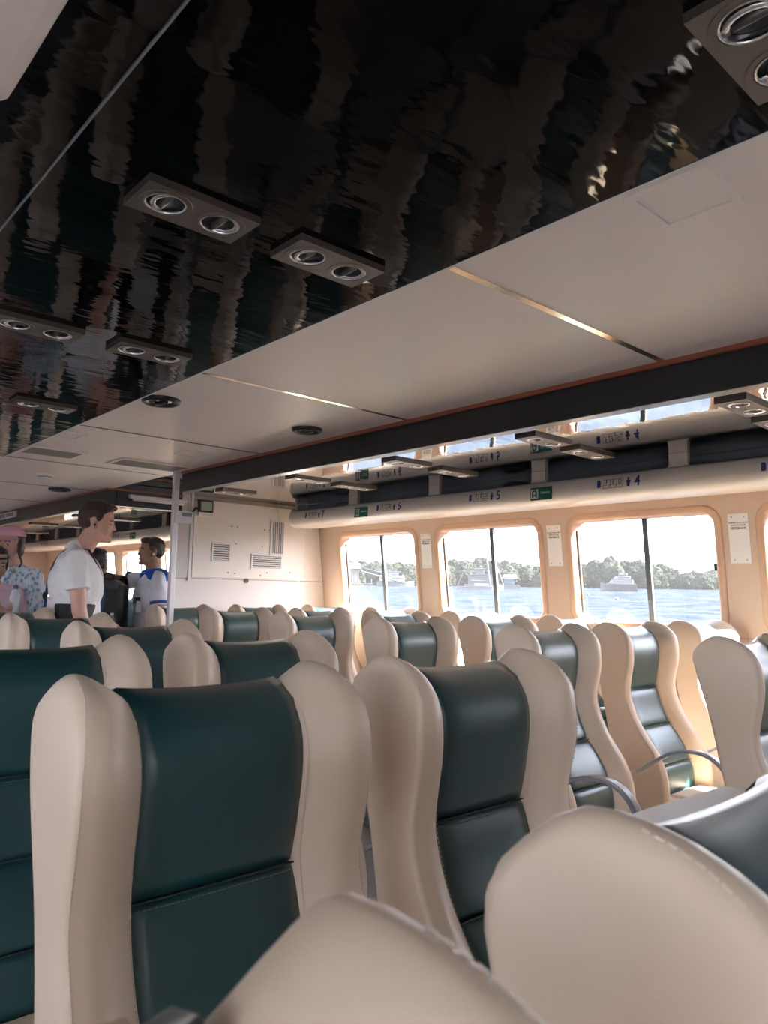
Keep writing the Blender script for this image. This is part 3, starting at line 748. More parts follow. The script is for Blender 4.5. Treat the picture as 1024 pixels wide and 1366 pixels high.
def make_seat(label, arms=(-.36,)):
    t = thing('passenger_chair', label, 'chair')
    for s in (-1, 1):
        bm, ridge, inner = wing_mesh(s)
        wgo = obj('wing', bm, M['cream'], t, smooth=True)
        obj('stitching', dashes(ridge), M['stitch'], wgo); 
        obj('stitching', dashes(inner), M['stitch'], wgo)
    segs = [(.42, .555), (.560, .715), (.720, .885)]
    obj('headrest_panel', panel_mesh(.890, 1.168, True), M['teal'], t, smooth=True)
    for a, b in segs: obj('back_panel', panel_mesh(a, b), M['teal'], t, smooth=True)
    for z in (.8875, .7175, .5575):
        bm = bmesh.new(); tube(bm, [(interp(P_, z)+.004-.003*(v**4), v*YI, z) for v in [k/6-1 for k in range(13)]], .0018, 5)
        obj('seam_piping', bm, M['stitch_dark'], t)
    bm = dashes([(interp(P_, .879)+.0092-.006*(v**8), v*YI*.97, .879) for v in [k/6-1 for k in range(13)]]); obj('stitching', bm, M['stitch2'], t)
    # back shell
    bm = bmesh.new(); L = []
    for z in [.34+.04*k for k in range(20)]+[1.135, 1.150]:
        r, p = interp(R_, z), interp(P_, z)-.02
        L.append([bm.verts.new(q) for q in ((p, -YI-.01, z), (p, YI+.01, z), (r-.008, YI+.01, z), (r-.016, 0, z), (r-.008, -YI-.01, z))])
    for a, b in zip(L, L[1:]):
        for k in range(5): bm.faces.new((a[k], a[(k+1) % 5], b[(k+1) % 5], b[k]))
    bm.faces.new(L[0][::-1]); bm.faces.new(L[-1]); obj('back_shell', bm, M['cream'], t)
    obj('seat_cushion', rounded_slab(.20, .70, -.245, .245, .33, .435, .03), M['cream'], t)
    obj('cushion_insert', rounded_slab(.24, .66, -.14, .14, .42, .447, .012), M['cream'], t)
    obj('seat_base', rounded_slab(.10, .66, -.22, .22, .285, .335, .01), M['dark'], t)
    for y in (-.17, .17):
        bm = bmesh.new(); box(bm, .34, .39, y-.02, y+.02, .02, .29); box(bm, .15, .60, y-.025, y+.025, 0, .022); obj('leg', bm, M['alu'], t)
    for ya in arms:
        bm = bmesh.new()
        pts = smooth_curve([(x, ya, z) for x, z in ARM], 4)
        strip(bm, pts, .024, .010); obj('armrest', bm, M['alu'], t, smooth=False)
    return t
def smooth_curve(pts, n):
    pts = [Vector(p) for p in pts]; out = []
    for i in range(len(pts)-1):
        p0, p1, p2, p3 = pts[max(i-1, 0)], pts[i], pts[i+1], pts[min(i+2, len(pts)-1)]
        for k in range(n):
            t = k/n
            out.append(.5*((2*p1)+(-p0+p2)*t+(2*p0-5*p1+4*p2-p3)*t*t+(-p0+3*p1-3*p2+p3)*t**3))
    out.append(pts[-1]); return out
def strip(bm, pts, hy, th):
    """flat metal strap following pts in an XZ plane, width 2*hy along Y"""
    L = []
    for i, p in enumerate(pts):
        tg = (pts[min(i+1, len(pts)-1)]-pts[max(i-1, 0)]).normalized(); n_ = Vector((-tg.z, 0, tg.x))
        if n_.z < 0 and i == 0: pass
        L.append([bm.verts.new(p+Vector((0, a*hy, 0))+n_*b*th) for a, b in ((-1, -.4), (1, -.4), (1, .6), (.55, 1), (-.55, 1), (-1, .6))])
    for a, b in zip(L, L[1:]):
        for k in range(6): bm.faces.new((a[k], a[(k+1) % 6], b[(k+1) % 6], b[k]))
    bm.faces.new(L[0][::-1]); bm.faces.new(L[-1])
def dup(root, loc, label):
    r = root.copy(); C.objects.link(r); r.location = loc; r['label'] = label
    for ch in list(root.children):
        c = ch.copy(); C.objects.link(c); c.parent = r
        for g in ch.children:
            d = g.copy(); C.objects.link(d); d.parent = c
    return r
ROW = lambda n: -1.098-.8685*n
seat0 = None
seats = [
 ('Z', -1, 'huge blurred beige seat wing at the bottom edge, left of the largest wing'),
 ('A', -1, 'nearest and largest beige seat wing with grey-lit dark panel at the bottom right'),
 ('A', 0, 'large dark green seat with beige wings filling the lower left'),
 ('B', 0, 'dark green seat with beige wings directly right of the largest left seat, lower centre'),
 ('A', 1, 'dark green seat cut by the left picture edge behind the large front seat'),
 ('B', 1, 'green and beige seat just behind and between the two large front seats'),
 ('B', 2, 'green and beige seat below the man in the white shirt, third along the aisle'),
 ('B', 3, 'green and beige seat in front of the man in white, its wing covering his hip'),
 ('B', 4, 'small green and beige seat beside the hand holding the blue-capped bottle'),
 ('K', 0, 'beige seat wing at the right edge, standing in front of the right curved armrest'),
 ('L', 0, 'bluish panel seat mostly outside the right edge behind the near beige wing'),
 ('K', 1, 'full-length seat with bluish segmented panel behind the left curved armrest'),
 ('L', 1, 'full-length seat with bluish segmented panel behind the right curved armrest'),
 ('M', 1, 'window-side seat glowing orange under the yacht window'),
 ('K', 2, 'aisle seat of the window block directly behind the lower centre green seat'),
 ('L', 2, 'seat with a brown-shaded wing between the aisle seat and the yacht window'),
 ('M', 2, 'bright sunlit seat top against the left edge of the yacht window'),
 ('K', 3, 'green seat of the window block below the bulkhead wide vent'),
 ('L', 3, 'seat top in front of the sailboat window, second from the aisle'),
 ('M', 3, 'seat top under the sailboat window against the wall'),
 ('K', 4, 'green seat below the square vent of the bulkhead board'),
 ('L', 4, 'half hidden seat top between the bulkhead and the dock window, middle column'),
 ('M', 4, 'seat top nearest the dock window, against the wall'),
 ('K', 5, 'green seat at the foot of the white post beside the steward'),
 ('L', 5, 'small beige seat top in the last row right below the bulkhead, middle column'),
 ('M', 5, 'small beige seat top in the last row in the sunlit bulkhead corner'),
]
COL = {'Z': .0, 'A': .62, 'B': 1.24, 'K': 2.74, 'L': 3.46, 'M': 4.20}
protos = {}
for c, n, lab in seats:
    key = 'KLM' if c in 'KLM' else 'AB'
    if key not in protos:
        t = make_seat(lab, arms=(-.36,) if key == 'KLM' else (.31,)); protos[key] = t; t.location = (ROW(n), COL[c], 0)
    else: t = dup(protos[key], (ROW(n), COL[c], 0), lab)
    if c == 'Z': t.location.y = .002; t.location.x += .018
    if c == 'A' and n == -1: t.location.y += .010; t.location.x += .008

for i in range(6):  # added, mostly hidden seats that keep sunlight from mirroring in the black ceiling
    for cc, nm_ in (('K', 'aisle'), ('L', 'middle'), ('M', 'window')):
        dup(protos['KLM'], (-8.3-.8685*i, COL[cc], 0), 'added sun-blocking forward cabin seat beyond the bulkhead, %s column, %s row from the bulkhead' % (nm_, ('first', 'second', 'third', 'fourth', 'fifth', 'sixth')[i]))['group'] = 'added sun-blocking forward cabin seats'
# ------------------------------------------------------------------ people
SK = mat('skin_light', (.62, .36, .27), .5, noise_amt=.06, nscale=25, sub=.1)
SKD = mat('skin_brown', (.30, .155, .095), .5, noise_amt=.06, nscale=25)
SKW = mat('skin_tan', (.50, .29, .20), .5, noise_amt=.06, nscale=25)
HAIR = mat('dark_hair', (.018, .011, .009), .45, bump=.004, bscale=160, bstretch=(1, 1, .25))
HAIRB = mat('brown_hair', (.050, .026, .017), .5, bump=.004, bscale=160, bstretch=(1, 1, .25))
LIP = mat('lip', (.42, .16, .13), .45); EYE = mat('eye_dark', (.02, .015, .012), .2); EYEW = mat('eye_white', (.38, .33, .30), .4)
def fabric(name, col, **k): return mat(name, col, .75, noise_amt=.06, nscale=8, bump=.004, bscale=9, **k)
def ell(bm, c, r, rot=None, sub=3):
    m = Matrix.Translation(c) @ (rot.to_4x4() if rot else Matrix.Identity(4)) @ Matrix.Diagonal((r[0], r[1], r[2], 1))
    bmesh.ops.create_icosphere(bm, subdivisions=sub, radius=1, matrix=m)
def cap(bm, a, b, ra, rb, n=16):
    """tapered capsule"""
    a, b = Vector(a), Vector(b); d = b-a; L = d.length or 1e-6; d.normalize()
    pts = []; rs = []
    for k in range(6): q = pi/2*k/5; pts.append(a-d*ra*cos(q)); rs.append(max(ra*sin(q), 1e-4))
    for k in range(1, 5): t = k/5; pts.append(a+(b-a)*t); rs.append(ra+(rb-ra)*t)
    for k in range(6): q = pi/2*k/5; pts.append(b+d*rb*sin(q)); rs.append(max(rb*cos(q), 1e-4))
    tube(bm, pts, rs, n)
def remesh(name, bm, m, parent, voxel=.009, smooth_it=3):
    me = bpy.data.meshes.new('tmp'); bmesh.ops.recalc_face_normals(bm, faces=bm.faces); bm.to_mesh(me); bm.free()
    o = bpy.data.objects.new('tmp', me); C.objects.link(o)
    md = o.modifiers.new('r', 'REMESH'); md.mode = 'VOXEL'; md.voxel_size = voxel
    if smooth_it:
        s = o.modifiers.new('s', 'SMOOTH'); s.iterations = smooth_it; s.factor = .5
    bpy.context.view_layer.update()
    dg = bpy.context.evaluated_depsgraph_get(); me2 = bpy.data.meshes.new_from_object(o.evaluated_get(dg))
    bpy.data.objects.remove(o); me2.name = name; me2.materials.clear()
    for x in (m if isinstance(m, list) else [m]): me2.materials.append(x)
    for p in me2.polygons: p.use_smooth = True
    r = bpy.data.objects.new(name, me2); C.objects.link(r); r.parent = parent; return r
def head_parts(bm, T, s=1.0):
    """T maps head space (x right, y face direction, z up from the chin) to person space"""
    q = T.to_3x3()
    def E(c, r): ell(bm, T @ (Vector(c)*s), [k*s for k in r], q)
    E((0, -.012, .150), (.075, .096, .083)); E((0, .022, .100), (.063, .066, .082)); E((0, .040, .040), (.045, .046, .036))
    E((0, .080, .020), (.019, .014, .015))
    E((.035, .050, .078), (.026, .030, .030)); E((-.035, .050, .078), (.026, .030, .030))
    cap(bm, T @ (Vector((0, .082, .126))*s), T @ (Vector((0, .099, .092))*s), .008*s, .0115*s, 10)
    E((.011, .091, .088), (.008, .009, .007)); E((-.011, .091, .088), (.008, .009, .007))
    cap(bm, T @ (Vector((-.030, .076, .134))*s), T @ (Vector((.030, .076, .134))*s), .010*s, .010*s, 10)
    E((0, .083, .057), (.023, .009, .009)); E((0, .083, .050), (.020, .009, .008))
    for k in (-1, 1):
        E((k*.077, -.006, .104), (.009, .018, .030)); E((k*.074, .002, .085), (.008, .010, .012))
def face_extras(parent, T, s=1.0, brow=HAIRB, iris=EYE):
    q = T.to_3x3()
    for k in (-1, 1):
        bm = bmesh.new(); ell(bm, T @ (Vector((k*.030, .0755, .115))*s), (.0125*s, .009*s, .0048*s), q, 2); ey = obj('eye', bm, EYEW, parent, smooth=True)
        bm = bmesh.new(); ell(bm, T @ (Vector((k*.030, .0805, .115))*s), (.0068*s, .0048*s, .0044*s), q, 2); obj('iris', bm, iris, ey, smooth=True)
        bm = bmesh.new(); tube(bm, [T @ (Vector((k*x, y, z))*s) for x, y, z in ((.013, .0865, .1355), (.028, .0855, .1405), (.044, .074, .136))], .0036*s, 6, flat=(1, 1)); obj('eyebrow', bm, brow, parent, smooth=True)
    bm = bmesh.new(); ell(bm, T @ (Vector((0, .0865, .0575))*s), (.021*s, .0075*s, .0042*s), q, 2); ell(bm, T @ (Vector((0, .0860, .0505))*s), (.018*s, .0075*s, .0045*s), q, 2); obj('lips', bm, LIP, parent, smooth=True)
def hand(bm, wrist, dirv, palm_n, side, curl=.5, spread=.1, s=1.0):
    """wrist point, pointing direction, palm normal, side=+1 thumb along (dir x n)"""
    d = Vector(dirv).normalized(); n_ = Vector(palm_n); n_ = (n_-d*n_.dot(d)).normalized(); sd = d.cross(n_)*side
    w_ = Vector(wrist)
    pc = w_+d*.045*s
    q = Matrix((sd, d, n_)).transposed()
    if q.determinant() < 0: q = Matrix((-sd, d, n_)).transposed()
    ell(bm, pc, (.038*s, .048*s, .015*s), q)
    for i, (o, L) in enumerate(((.030, .070), (.010, .080), (-.010, .075), (-.028, .058))):
        p = w_+d*.085*s+sd*o*s; ang = 0; dd = d+sd*o*spread*6; dd.normalize()
        rad = (.0088, .0082, .0074)
        for j, f in enumerate((.45, .30, .25)):
            ang += curl*(.7, .9, .7)[j]
            v = dd*cos(ang)+n_*sin(ang); p2 = p+v*L*f*s; cap(bm, p, p2, rad[j]*s, rad[j]*.92*s, 8); p = p2
    p = w_+d*.022*s+sd*.026*s; v = (d*.6+sd*.7+n_*.35).normalized()
    for j, f in enumerate((.036, .030, .024)):
        p2 = p+v*f*s; cap(bm, p, p2, (.0115-.0012*j)*s, (.0105-.0012*j)*s, 8); p = p2; v = (v+d*.35+n_*.35*curl).normalized()
def HT(c, yaw=0, pitch=0, roll=0):
    """head transform at chin-base centre c; yaw turns the face left (+) of person forward"""
    return Matrix.Translation(c) @ Matrix.Rotation(yaw, 4, 'Z') @ Matrix.Rotation(pitch, 4, 'X') @ Matrix.Rotation(roll, 4, 'Y')
# person space: x = person's right ... use x right, y forward, z up
def person(label, loc, facing, height, skin, shirt, trousers, J, hair_fn, extras=None, sleeve=.5, bulk=1.0, female=False, collar=None, waist=None):
    k = height/1.75
    f = Vector((facing[0], facing[1], 0)).normalized()
    t = thing('person', label, 'person', loc, math.atan2(-f.x, f.y))
    def S(p): return Vector(p)*k
    sw = (.185 if not female else .160)*bulk
    sh = {1: S((sw, 0, 1.425)), -1: S((-sw, 0, 1.425))}
    bm = bmesh.new()
    # torso
    hipw = .125
    ell(bm, S((0, -.005, .98)), (.160*k*bulk, .115*k*bulk, .13*k)); ell(bm, S((0, 0, 1.12)), (.140*k*bulk, .105*k*bulk, .16*k))
    ell(bm, S((0, .005, 1.29)), (.165*k*bulk, .118*k*bulk, .17*k)); ell(bm, S((0, -.01, 1.39)), (.165*k*bulk, .085*k*bulk, .075*k))
    T = HT(S(J.get('head', (0, .035, 1.525))), J.get('yaw', 0), J.get('pitch', 0), J.get('roll', 0))
    nb = T @ (Vector((0, -.01, .07))*k)
    sh = {a: sh[a]-Vector((a*.008, 0, .022))*k for a in sh}
    cap(bm, S((0, -.012, 1.40)), nb, .062*k, .054*k, 16)
    head_parts(bm, T, k*1.0)
    for s in (1, -1):
        el, wr = S(J['el'][s]), S(J['wr'][s])
        cap(bm, sh[s], el, .050*k, .040*k); cap(bm, el, wr, .041*k, .027*k)
        hd = J['hd'][s]
        hand(bm, wr, hd[0], hd[1], hd[2], hd[3], s=k*.98)
        hp, kn, an = S((s*.09, 0, .90)), S((s*.10, .02, .50)), S((s*.10, -.01, .09))
        cap(bm, hp, kn, .082*k, .056*k); cap(bm, kn, an, .055*k, .038*k)
        cap(bm, S((s*.10, -.03, .035)), S((s*.11, .14, .03)), .035*k, .030*k)
    remesh('body', bm, skin, t, .0075, 2)
    face_extras(t, T, k, hair_fn[1])
    # shirt
    bm = bmesh.new(); g = .014
    ell(bm, S((0, -.002, 1.10)), (.158*k*bulk, .125*k*bulk, .20*k)); ell(bm, S((0, .004, 1.27)), (.180*k*bulk, .130*k*bulk, .19*k)); ell(bm, S((0, -.008, 1.385)), (.178*k*bulk, .098*k*bulk, .085*k))
    cap(bm, S((0, -.012, 1.42)), S((0, -.006, 1.462)), .074*k, .066*k)
    for s in (1, -1): cap(bm, S((s*.045, -.012, 1.448)), sh[s]+Vector((0, 0, .014)), .048*k, .050*k)
    ell(bm, S((0, -.003, .98)), (.168*k*bulk, .125*k*bulk, .09*k))
    for s in (1, -1):
        el = S(J['el'][s]); se = sh[s].lerp(el, sleeve); d_ = (se-sh[s]).normalized()
        cap(bm, sh[s], sh[s].lerp(el, sleeve*.5), .056*k, .062*k)
        # flared open sleeve
        pts = [sh[s].lerp(el, sleeve*q) for q in (.3, .6, .85, 1.0)]
        tube(bm, pts, [.059*k, .063*k, .067*k, .070*k], 18)
    bmesh.ops.recalc_face_normals(bm, faces=bm.faces)
    so = remesh('shirt', bm, shirt, t, .009, 2)
    nrm = [v.normal.copy() for v in so.data.vertices]
    for v, vn in zip(so.data.vertices, nrm):
        p = v.co; w1 = Vector((p.x*9, p.y*9, p.z*5+p.x*4)); v.co += vn*((1-2*abs(noise.noise(w1)))*.007+(1-2*abs(noise.noise(w1*2.3)))*.0035-.004)+Vector(noise.noise_vector(p*6))*.005
    # trousers
    bm = bmesh.new()
    ell(bm, S((0, -.01, .93)), (.175*k*bulk, .132*k*bulk, .11*k))
    if waist: tube(bm, [S((0, -.003, .93)), S((0, -.003, waist-.06)), S((0, -.003, waist))], [.188*k*bulk, .188*k*bulk, .184*k*bulk], 24, flat=(.62, .95))
    for s in (1, -1):
        hp, kn, an = S((s*.09, 0, .90)), S((s*.10, .02, .50)), S((s*.10, -.01, .08))
        cap(bm, hp, kn, .098*k, .070*k); tube(bm, [kn+Vector((0, 0, .03)), kn, an], [.070*k, .070*k, .055*k], 16)
    remesh('trousers', bm, trousers, t, .011, 2)
    for s in (1, -1):
        bm = bmesh.new(); cap(bm, S((s*.10, -.035, .045)), S((s*.11, .15, .04)), .045*k, .040*k); o_ = obj('shoe', bm, M['dark'], t, smooth=True)
    hair_fn[0](t, T, k)
    if extras: extras(t, T, k, S, sh)
    return t
def hair_short(m, top=.0, quiff=False):
    def fn(t, T, k):
        bm = bmesh.new(); q = T.to_3x3()
        def E(c, r): ell(bm, T @ (Vector(c)*k), [a*k for a in r], q)
        E((0, -.022, .166), (.080, .096, .078)); E((0, -.050, .125), (.074, .066, .062))
        if quiff: E((0, .030, .215), (.062, .062, .026)); E((0, -.02, .225), (.066, .075, .024))
        else: E((0, .030, .205), (.066, .058, .030))
        for s in (1, -1): E((s*.069, .018, .150), (.010, .020, .030))
        o = remesh('hair', bm, m, t, .006, 2)
        for v in o.data.vertices: v.co += Vector(noise.noise_vector(v.co*60))*.003
    return fn
# -- man in white t-shirt (profile, facing image right)
CR = Vector((.666, .745)); CF = Vector((-.745, .666))
def man_extras(t, T, k, S, sh):
    strapm = mat('navy_strap', (.03, .05, .12), .6)
    bm = bmesh.new()
    pts = [S(p) for p in ((.10, .06, 1.465), (.04, -.05, 1.47), (-.02, -.125, 1.38), (-.06, -.155, 1.22), (-.10, -.150, 1.05), (-.16, -.06, .96))]
    strip_any(bm, smooth_curve(pts, 4), .012*k)
    pts = [S(p) for p in ((.10, .06, 1.465), (.03, .13, 1.33), (-.05, .155, 1.18), (-.14, .11, 1.02), (-.17, .0, .95))]
    strip_any(bm, smooth_curve(pts, 4), .012*k)
    so = obj('bag_strap', bm, strapm, t)
    bm = bmesh.new(); ell(bm, S((-.06, -.165, 1.20)), (.016, .012, .024)); obj('buckle', bm, M['dark'], so, smooth=True)
    bm = bmesh.new(); ell(bm, T @ (Vector((.083, .006, .098))*k), (.004, .007, .009)); obj('earbud', bm, M['dark'], t, smooth=True)
    bm = bmesh.new(); q = T.to_3x3()
    ell(bm, T @ (Vector((0, .050, .030))*k), [a*k for a in (.046, .044, .030)], q)
def strip_any(bm, pts, hw): tube(bm, pts, hw, 8, flat=(1, .35))
WHITE = fabric('white_cotton', (.78, .76, .76)); DARKT = fabric('black_trousers', (.015, .018, .022))
person('man in a white t-shirt with short brown hair, seen in profile', (-4.675, 1.650, 0), (CR*.93+CF*.36)[:], 1.86, SK, WHITE, DARKT,
       {'head': (0, .085, 1.515), 'yaw': radians(-14), 'pitch': radians(-8),
        'el': {1: (.235, .03, 1.13), -1: (-.225, .06, 1.13)}, 'wr': {1: (.22, .10, .88), -1: (-.17, .24, 1.0)},
        'hd': {1: ((0, .15, -1), (-1, 0, 0), 1, .45), -1: ((.4, .9, 0), (0, 0, -1), -1, .5)}},
       (hair_short(HAIRB, quiff=True), HAIRB), man_extras, sleeve=.60, bulk=1.16, waist=1.16)
# -- steward
BLUE = fabric('royal_blue', (.01, .09, .42)); SHW = fabric('white_uniform', (.74, .74, .80))
def steward_extras(t, T, k, S, sh):
    # collar and blue yoke
    bm = bmesh.new()
    for s in (1, -1):
        ell(bm, S((s*.045, .015, 1.462)), (.055*k, .075*k, .030*k), Matrix.Rotation(radians(25*s), 3, 'Y'))
        ell(bm, S((s*.115, -.015, 1.440)), (.098*k, .098*k, .052*k), Matrix.Rotation(radians(22*s), 3, 'Y'))
    ell(bm, S((0, -.045, 1.445)), (.12*k, .072*k, .050*k))
    remesh('collar', bm, BLUE, t, .009, 2)
    for s in (1, -1):
        el = S(JST['el'][s]); a = sh[s].lerp(el, .60); b = sh[s].lerp(el, .68)
        bm = bmesh.new(); tube(bm, [a, b], [.0735*k, .0745*k], 20); o = obj('sleeve_band', bm, BLUE, t, smooth=True)
        bm = bmesh.new(); tube(bm, [b.lerp(a, -.02), b.lerp(a, -.25)], [.0745*k, .0745*k], 20); obj('band_edge', bm, WHITE, o)
    bm = B(-.125*k, -.050*k, .120*k, .158*k, 1.215*k, 1.265*k, .003); obj('phone', bm, M['dark'], t)
    bm = B(-.135*k, -.042*k, .112*k, .150*k, 1.15*k, 1.235*k, .003); obj('pocket', bm, SHW, t)
    bm = bmesh.new(); ell(bm, T @ (Vector((-.084, .004, .094))*k), (.006, .009, .011)); obj('earbud', bm, M['white'], t, smooth=True)
JST = {'head': (0, .035, 1.515), 'yaw': radians(8), 'pitch': radians(2),
       'el': {1: (.33, .20, 1.40), -1: (-.245, -.01, 1.12)}, 'wr': {1: (.27, .42, 1.46), -1: (-.22, .08, .90)},
       'hd': {1: ((-.1, 1, .02), (0, 0, -1), -1, .35), -1: ((0, .2, -1), (1, 0, 0), -1, .5)}}
person('steward in a white uniform shirt with royal blue collar', (-5.74, 2.635, 0), (-CR*.86-CF*.50)[:], 1.74, SKD, SHW, DARKT, JST,
       (hair_short(HAIR), HAIR), steward_extras, sleeve=.62, bulk=1.08)
# -- passenger with backpack, facing away
def bp_extras(t, T, k, S, sh):
    pass
JBP = {'head': (0, .03, 1.50), 'yaw': radians(-15), 'el': {1: (.235, -.03, 1.14), -1: (-.235, -.02, 1.14)}, 'wr': {1: (.24, -.02, .93), -1: (-.17, .02, .97)},
       'hd': {1: ((0, .1, -1), (-1, 0, 0), 1, .5), -1: ((.3, -.2, -1), (1, 0, 0), -1, .6)}}
def hair_full(m):
    def fn(t, T, k):
        bm = bmesh.new(); q = T.to_3x3()
        def E(c, r): ell(bm, T @ (Vector(c)*k), [a*k for a in r], q)
        E((0, -.030, .160), (.084, .092, .082)); E((0, -.055, .095), (.078, .062, .080)); E((0, .020, .205), (.064, .056, .028))
        for s in (1, -1): E((s*.072, -.01, .110), (.016, .035, .055))
        o = remesh('hair', bm, m, t, .006, 2)
        for v in o.data.vertices: v.co += Vector(noise.noise_vector(v.co*50))*.004
    return fn
DKS = fabric('dark_shirt', (.05, .05, .06))
person('dark-haired passenger seen from behind, wearing the black backpack', (-6.05, 2.28, 0), (CF*.97+CR*.2)[:], 1.66, SKW, DKS, DARKT, JBP, (hair_full(HAIR), HAIR), None, sleeve=.6)
# backpack
bpk = thing('backpack', 'black backpack on the back of the dark-haired passenger', 'backpack', (-5.905, 2.36, 0), math.atan2(-CF.x, CF.y))
BPM = mat('black_nylon', (.014, .016, .018), .5, noise_amt=.3, nscale=10, bump=.004, bscale=12)
bm = bmesh.new(); box(bm, -.165, .165, -.20, -.01, .84, 1.36, .05)
for v in bm.verts: v.co += Vector(noise.noise_vector(v.co*7))*.010; v.co.x *= 1+.10*(1.1-v.co.z)*.5
obj('bag', bm, BPM, bpk, smooth=True)
bm = bmesh.new(); box(bm, -.11, .11, -.235, -.195, .88, 1.12, .03); obj('front_pocket', bm, BPM, bpk, smooth=True)
bm = bmesh.new(); lathe(bm, [(.001, .965), (.030, .965), (.034, .985), (.034, 1.045), (.031, 1.045), (.031, .982), (.001, .982)], .117, -.265, 16); obj('bottle_pocket', bm, BPM, bpk, smooth=True)
bm = bmesh.new(); box(bm, -.125, .125, -.215, -.05, 1.30, 1.385, .03); obj('lid', bm, mat('grey_nylon', (.05, .055, .065), .5), bpk, smooth=True)
bm = bmesh.new(); tube(bm, smooth_curve([(-.05, -.06, 1.37), (-.03, -.07, 1.43), (.03, -.07, 1.43), (.05, -.06, 1.37)], 4), .010, 8, flat=(1, .5)); obj('handle', bm, BPM, bpk, smooth=True)
for s in (1, -1):
    bm = bmesh.new(); tube(bm, smooth_curve([(s*.07, -.02, 1.36), (s*.085, .06, 1.42), (s*.09, .12, 1.30)], 4), .018, 8, flat=(1, .4)); obj('shoulder_strap', bm, BPM, bpk, smooth=True)
# -- woman with pink cap
SHB = mat('patterned_blue_shirt', (.45, .55, .66), .7)
n = SHB.node_tree; vo = n.nodes.new('ShaderNodeTexVoronoi'); vo.inputs['Scale'].default_value = 48; tcx = n.nodes.new('ShaderNodeTexCoord'); mp = n.nodes.new('ShaderNodeMapping'); mp.inputs['Scale'].default_value = (1, 1, .6)
n.links.new(tcx.outputs['Object'], mp.inputs[0]); n.links.new(mp.outputs[0], vo.inputs['Vector'])
cr = n.nodes.new('ShaderNodeValToRGB'); cr.color_ramp.elements[0].position = .25; cr.color_ramp.elements[0].color = (.16, .36, .52, 1); cr.color_ramp.elements[1].position = .55; cr.color_ramp.elements[1].color = (.66, .72, .78, 1)
n.links.new(vo.outputs['Distance'], cr.inputs[0]); n.links.new(cr.outputs[0], n.nodes['Principled BSDF'].inputs['Base Color'])
PINK = fabric('pink_cotton', (.70, .52, .58)); PCAP = mat('pink_cap', (.66, .36, .44), .7)
def woman_extras(t, T, k, S, sh):
    q = T.to_3x3(); bm = bmesh.new()
    ell(bm, T @ (Vector((0, -.012, .175))*k), [a*k for a in (.092, .114, .078)], q)
    bmesh.ops.delete(bm, geom=[v for v in bm.verts if (T.inverted() @ v.co).z < .156*k], context='VERTS')
    o = obj('cap', bm, PCAP, t, smooth=True)
    bm = bmesh.new(); pts = []
    for i in range(9):
        a = radians(-62+i*15.5); pts.append(a)
    L = []
    for a in pts:
        p1 = T @ (Vector((sin(a)*.088, -.012+cos(a)*.110, .160))*k); p2 = T @ (Vector((sin(a)*.080, .02+cos(a)*.165, .142))*k)
        up = T.to_3x3() @ Vector((0, 0, .004))
        L.append([bm.verts.new(p1), bm.verts.new(p2), bm.verts.new(p2-up), bm.verts.new(p1-up)])
    for a, b in zip(L, L[1:]):
        for j in range(4): bm.faces.new((a[j], a[(j+1) % 4], b[(j+1) % 4], b[j]))
    obj('brim', bm, PCAP, o)
    bm = bmesh.new(); tube(bm, smooth_curve([T @ (Vector(p)*k) for p in ((-.078, .0, .15), (-.088, .02, .10), (-.086, .02, .05), (-.095, .01, .0), (-.082, .02, -.03))], 4), .006, 6); obj('hair_strand', bm, HAIRB, t, smooth=True)
    bm = bmesh.new(); tube(bm, smooth_curve([S(p) for p in ((.052, .05, 1.46), (.045, .10, 1.42), (0, .130, 1.36), (-.045, .10, 1.42), (-.052, .05, 1.46))], 4), .012, 6, flat=(1, .5)); obj('collar', bm, SHB, t, smooth=True)
    wr = S(JW['wr'][-1]); bm = bmesh.new(); tube(bm, [wr+Vector((-.012, -.01, 0)), wr+Vector((.012, .01, 0))], .033*k, 14); obj('watch', bm, M['white'], t, smooth=True)
JW = {'head': (0, .035, 1.505), 'yaw': radians(5), 'el': {1: (.21, .0, 1.15), -1: (-.245, .02, 1.15)}, 'wr': {1: (.09, .23, 1.17), -1: (-.04, .20, 1.16)},
      'hd': {1: ((-.9, .4, 0), (0, 0, -1), 1, .4), -1: ((.9, .4, -.05), (0, 0, -1), -1, .4)}}
person('woman in a pink cap and blue-white patterned shirt', (-5.26, 1.43, 0), (-CF*.9-CR*.05)[:], 1.72, SKW, SHB, DARKT, JW, (hair_full(HAIRB), HAIRB), woman_extras, sleeve=.85, female=True, bulk=1.1)
JP = {'head': (0, .045, 1.50), 'yaw': radians(10), 'pitch': radians(-12), 'el': {1: (.20, .02, 1.14), -1: (-.21, .0, 1.15)}, 'wr': {1: (.05, .23, 1.28), -1: (-.10, .22, 1.29)},
      'hd': {1: ((-.5, .8, 0), (-.6, 0, .6), 1, .8), -1: ((.7, .6, .1), (.4, -.3, .8), -1, .9)}}
def pink_extras(t, T, k, S, sh):
    bm = bmesh.new(); tube(bm, [T @ (Vector((.082*cos(a), -.015+.10*sin(a), .165))*k) for a in [j*pi/6 for j in range(7)]], .008, 8); obj('headband', bm, M['dark'], t, smooth=True)
person('dark-haired woman in a pale pink shirt at the left edge', (-4.93, 1.235, 0), (CR*.55-CF*.75)[:], 1.585, SKW, PINK, DARKT, JP, (hair_full(HAIR), HAIR), pink_extras, sleeve=.8, female=True, bulk=1.05)
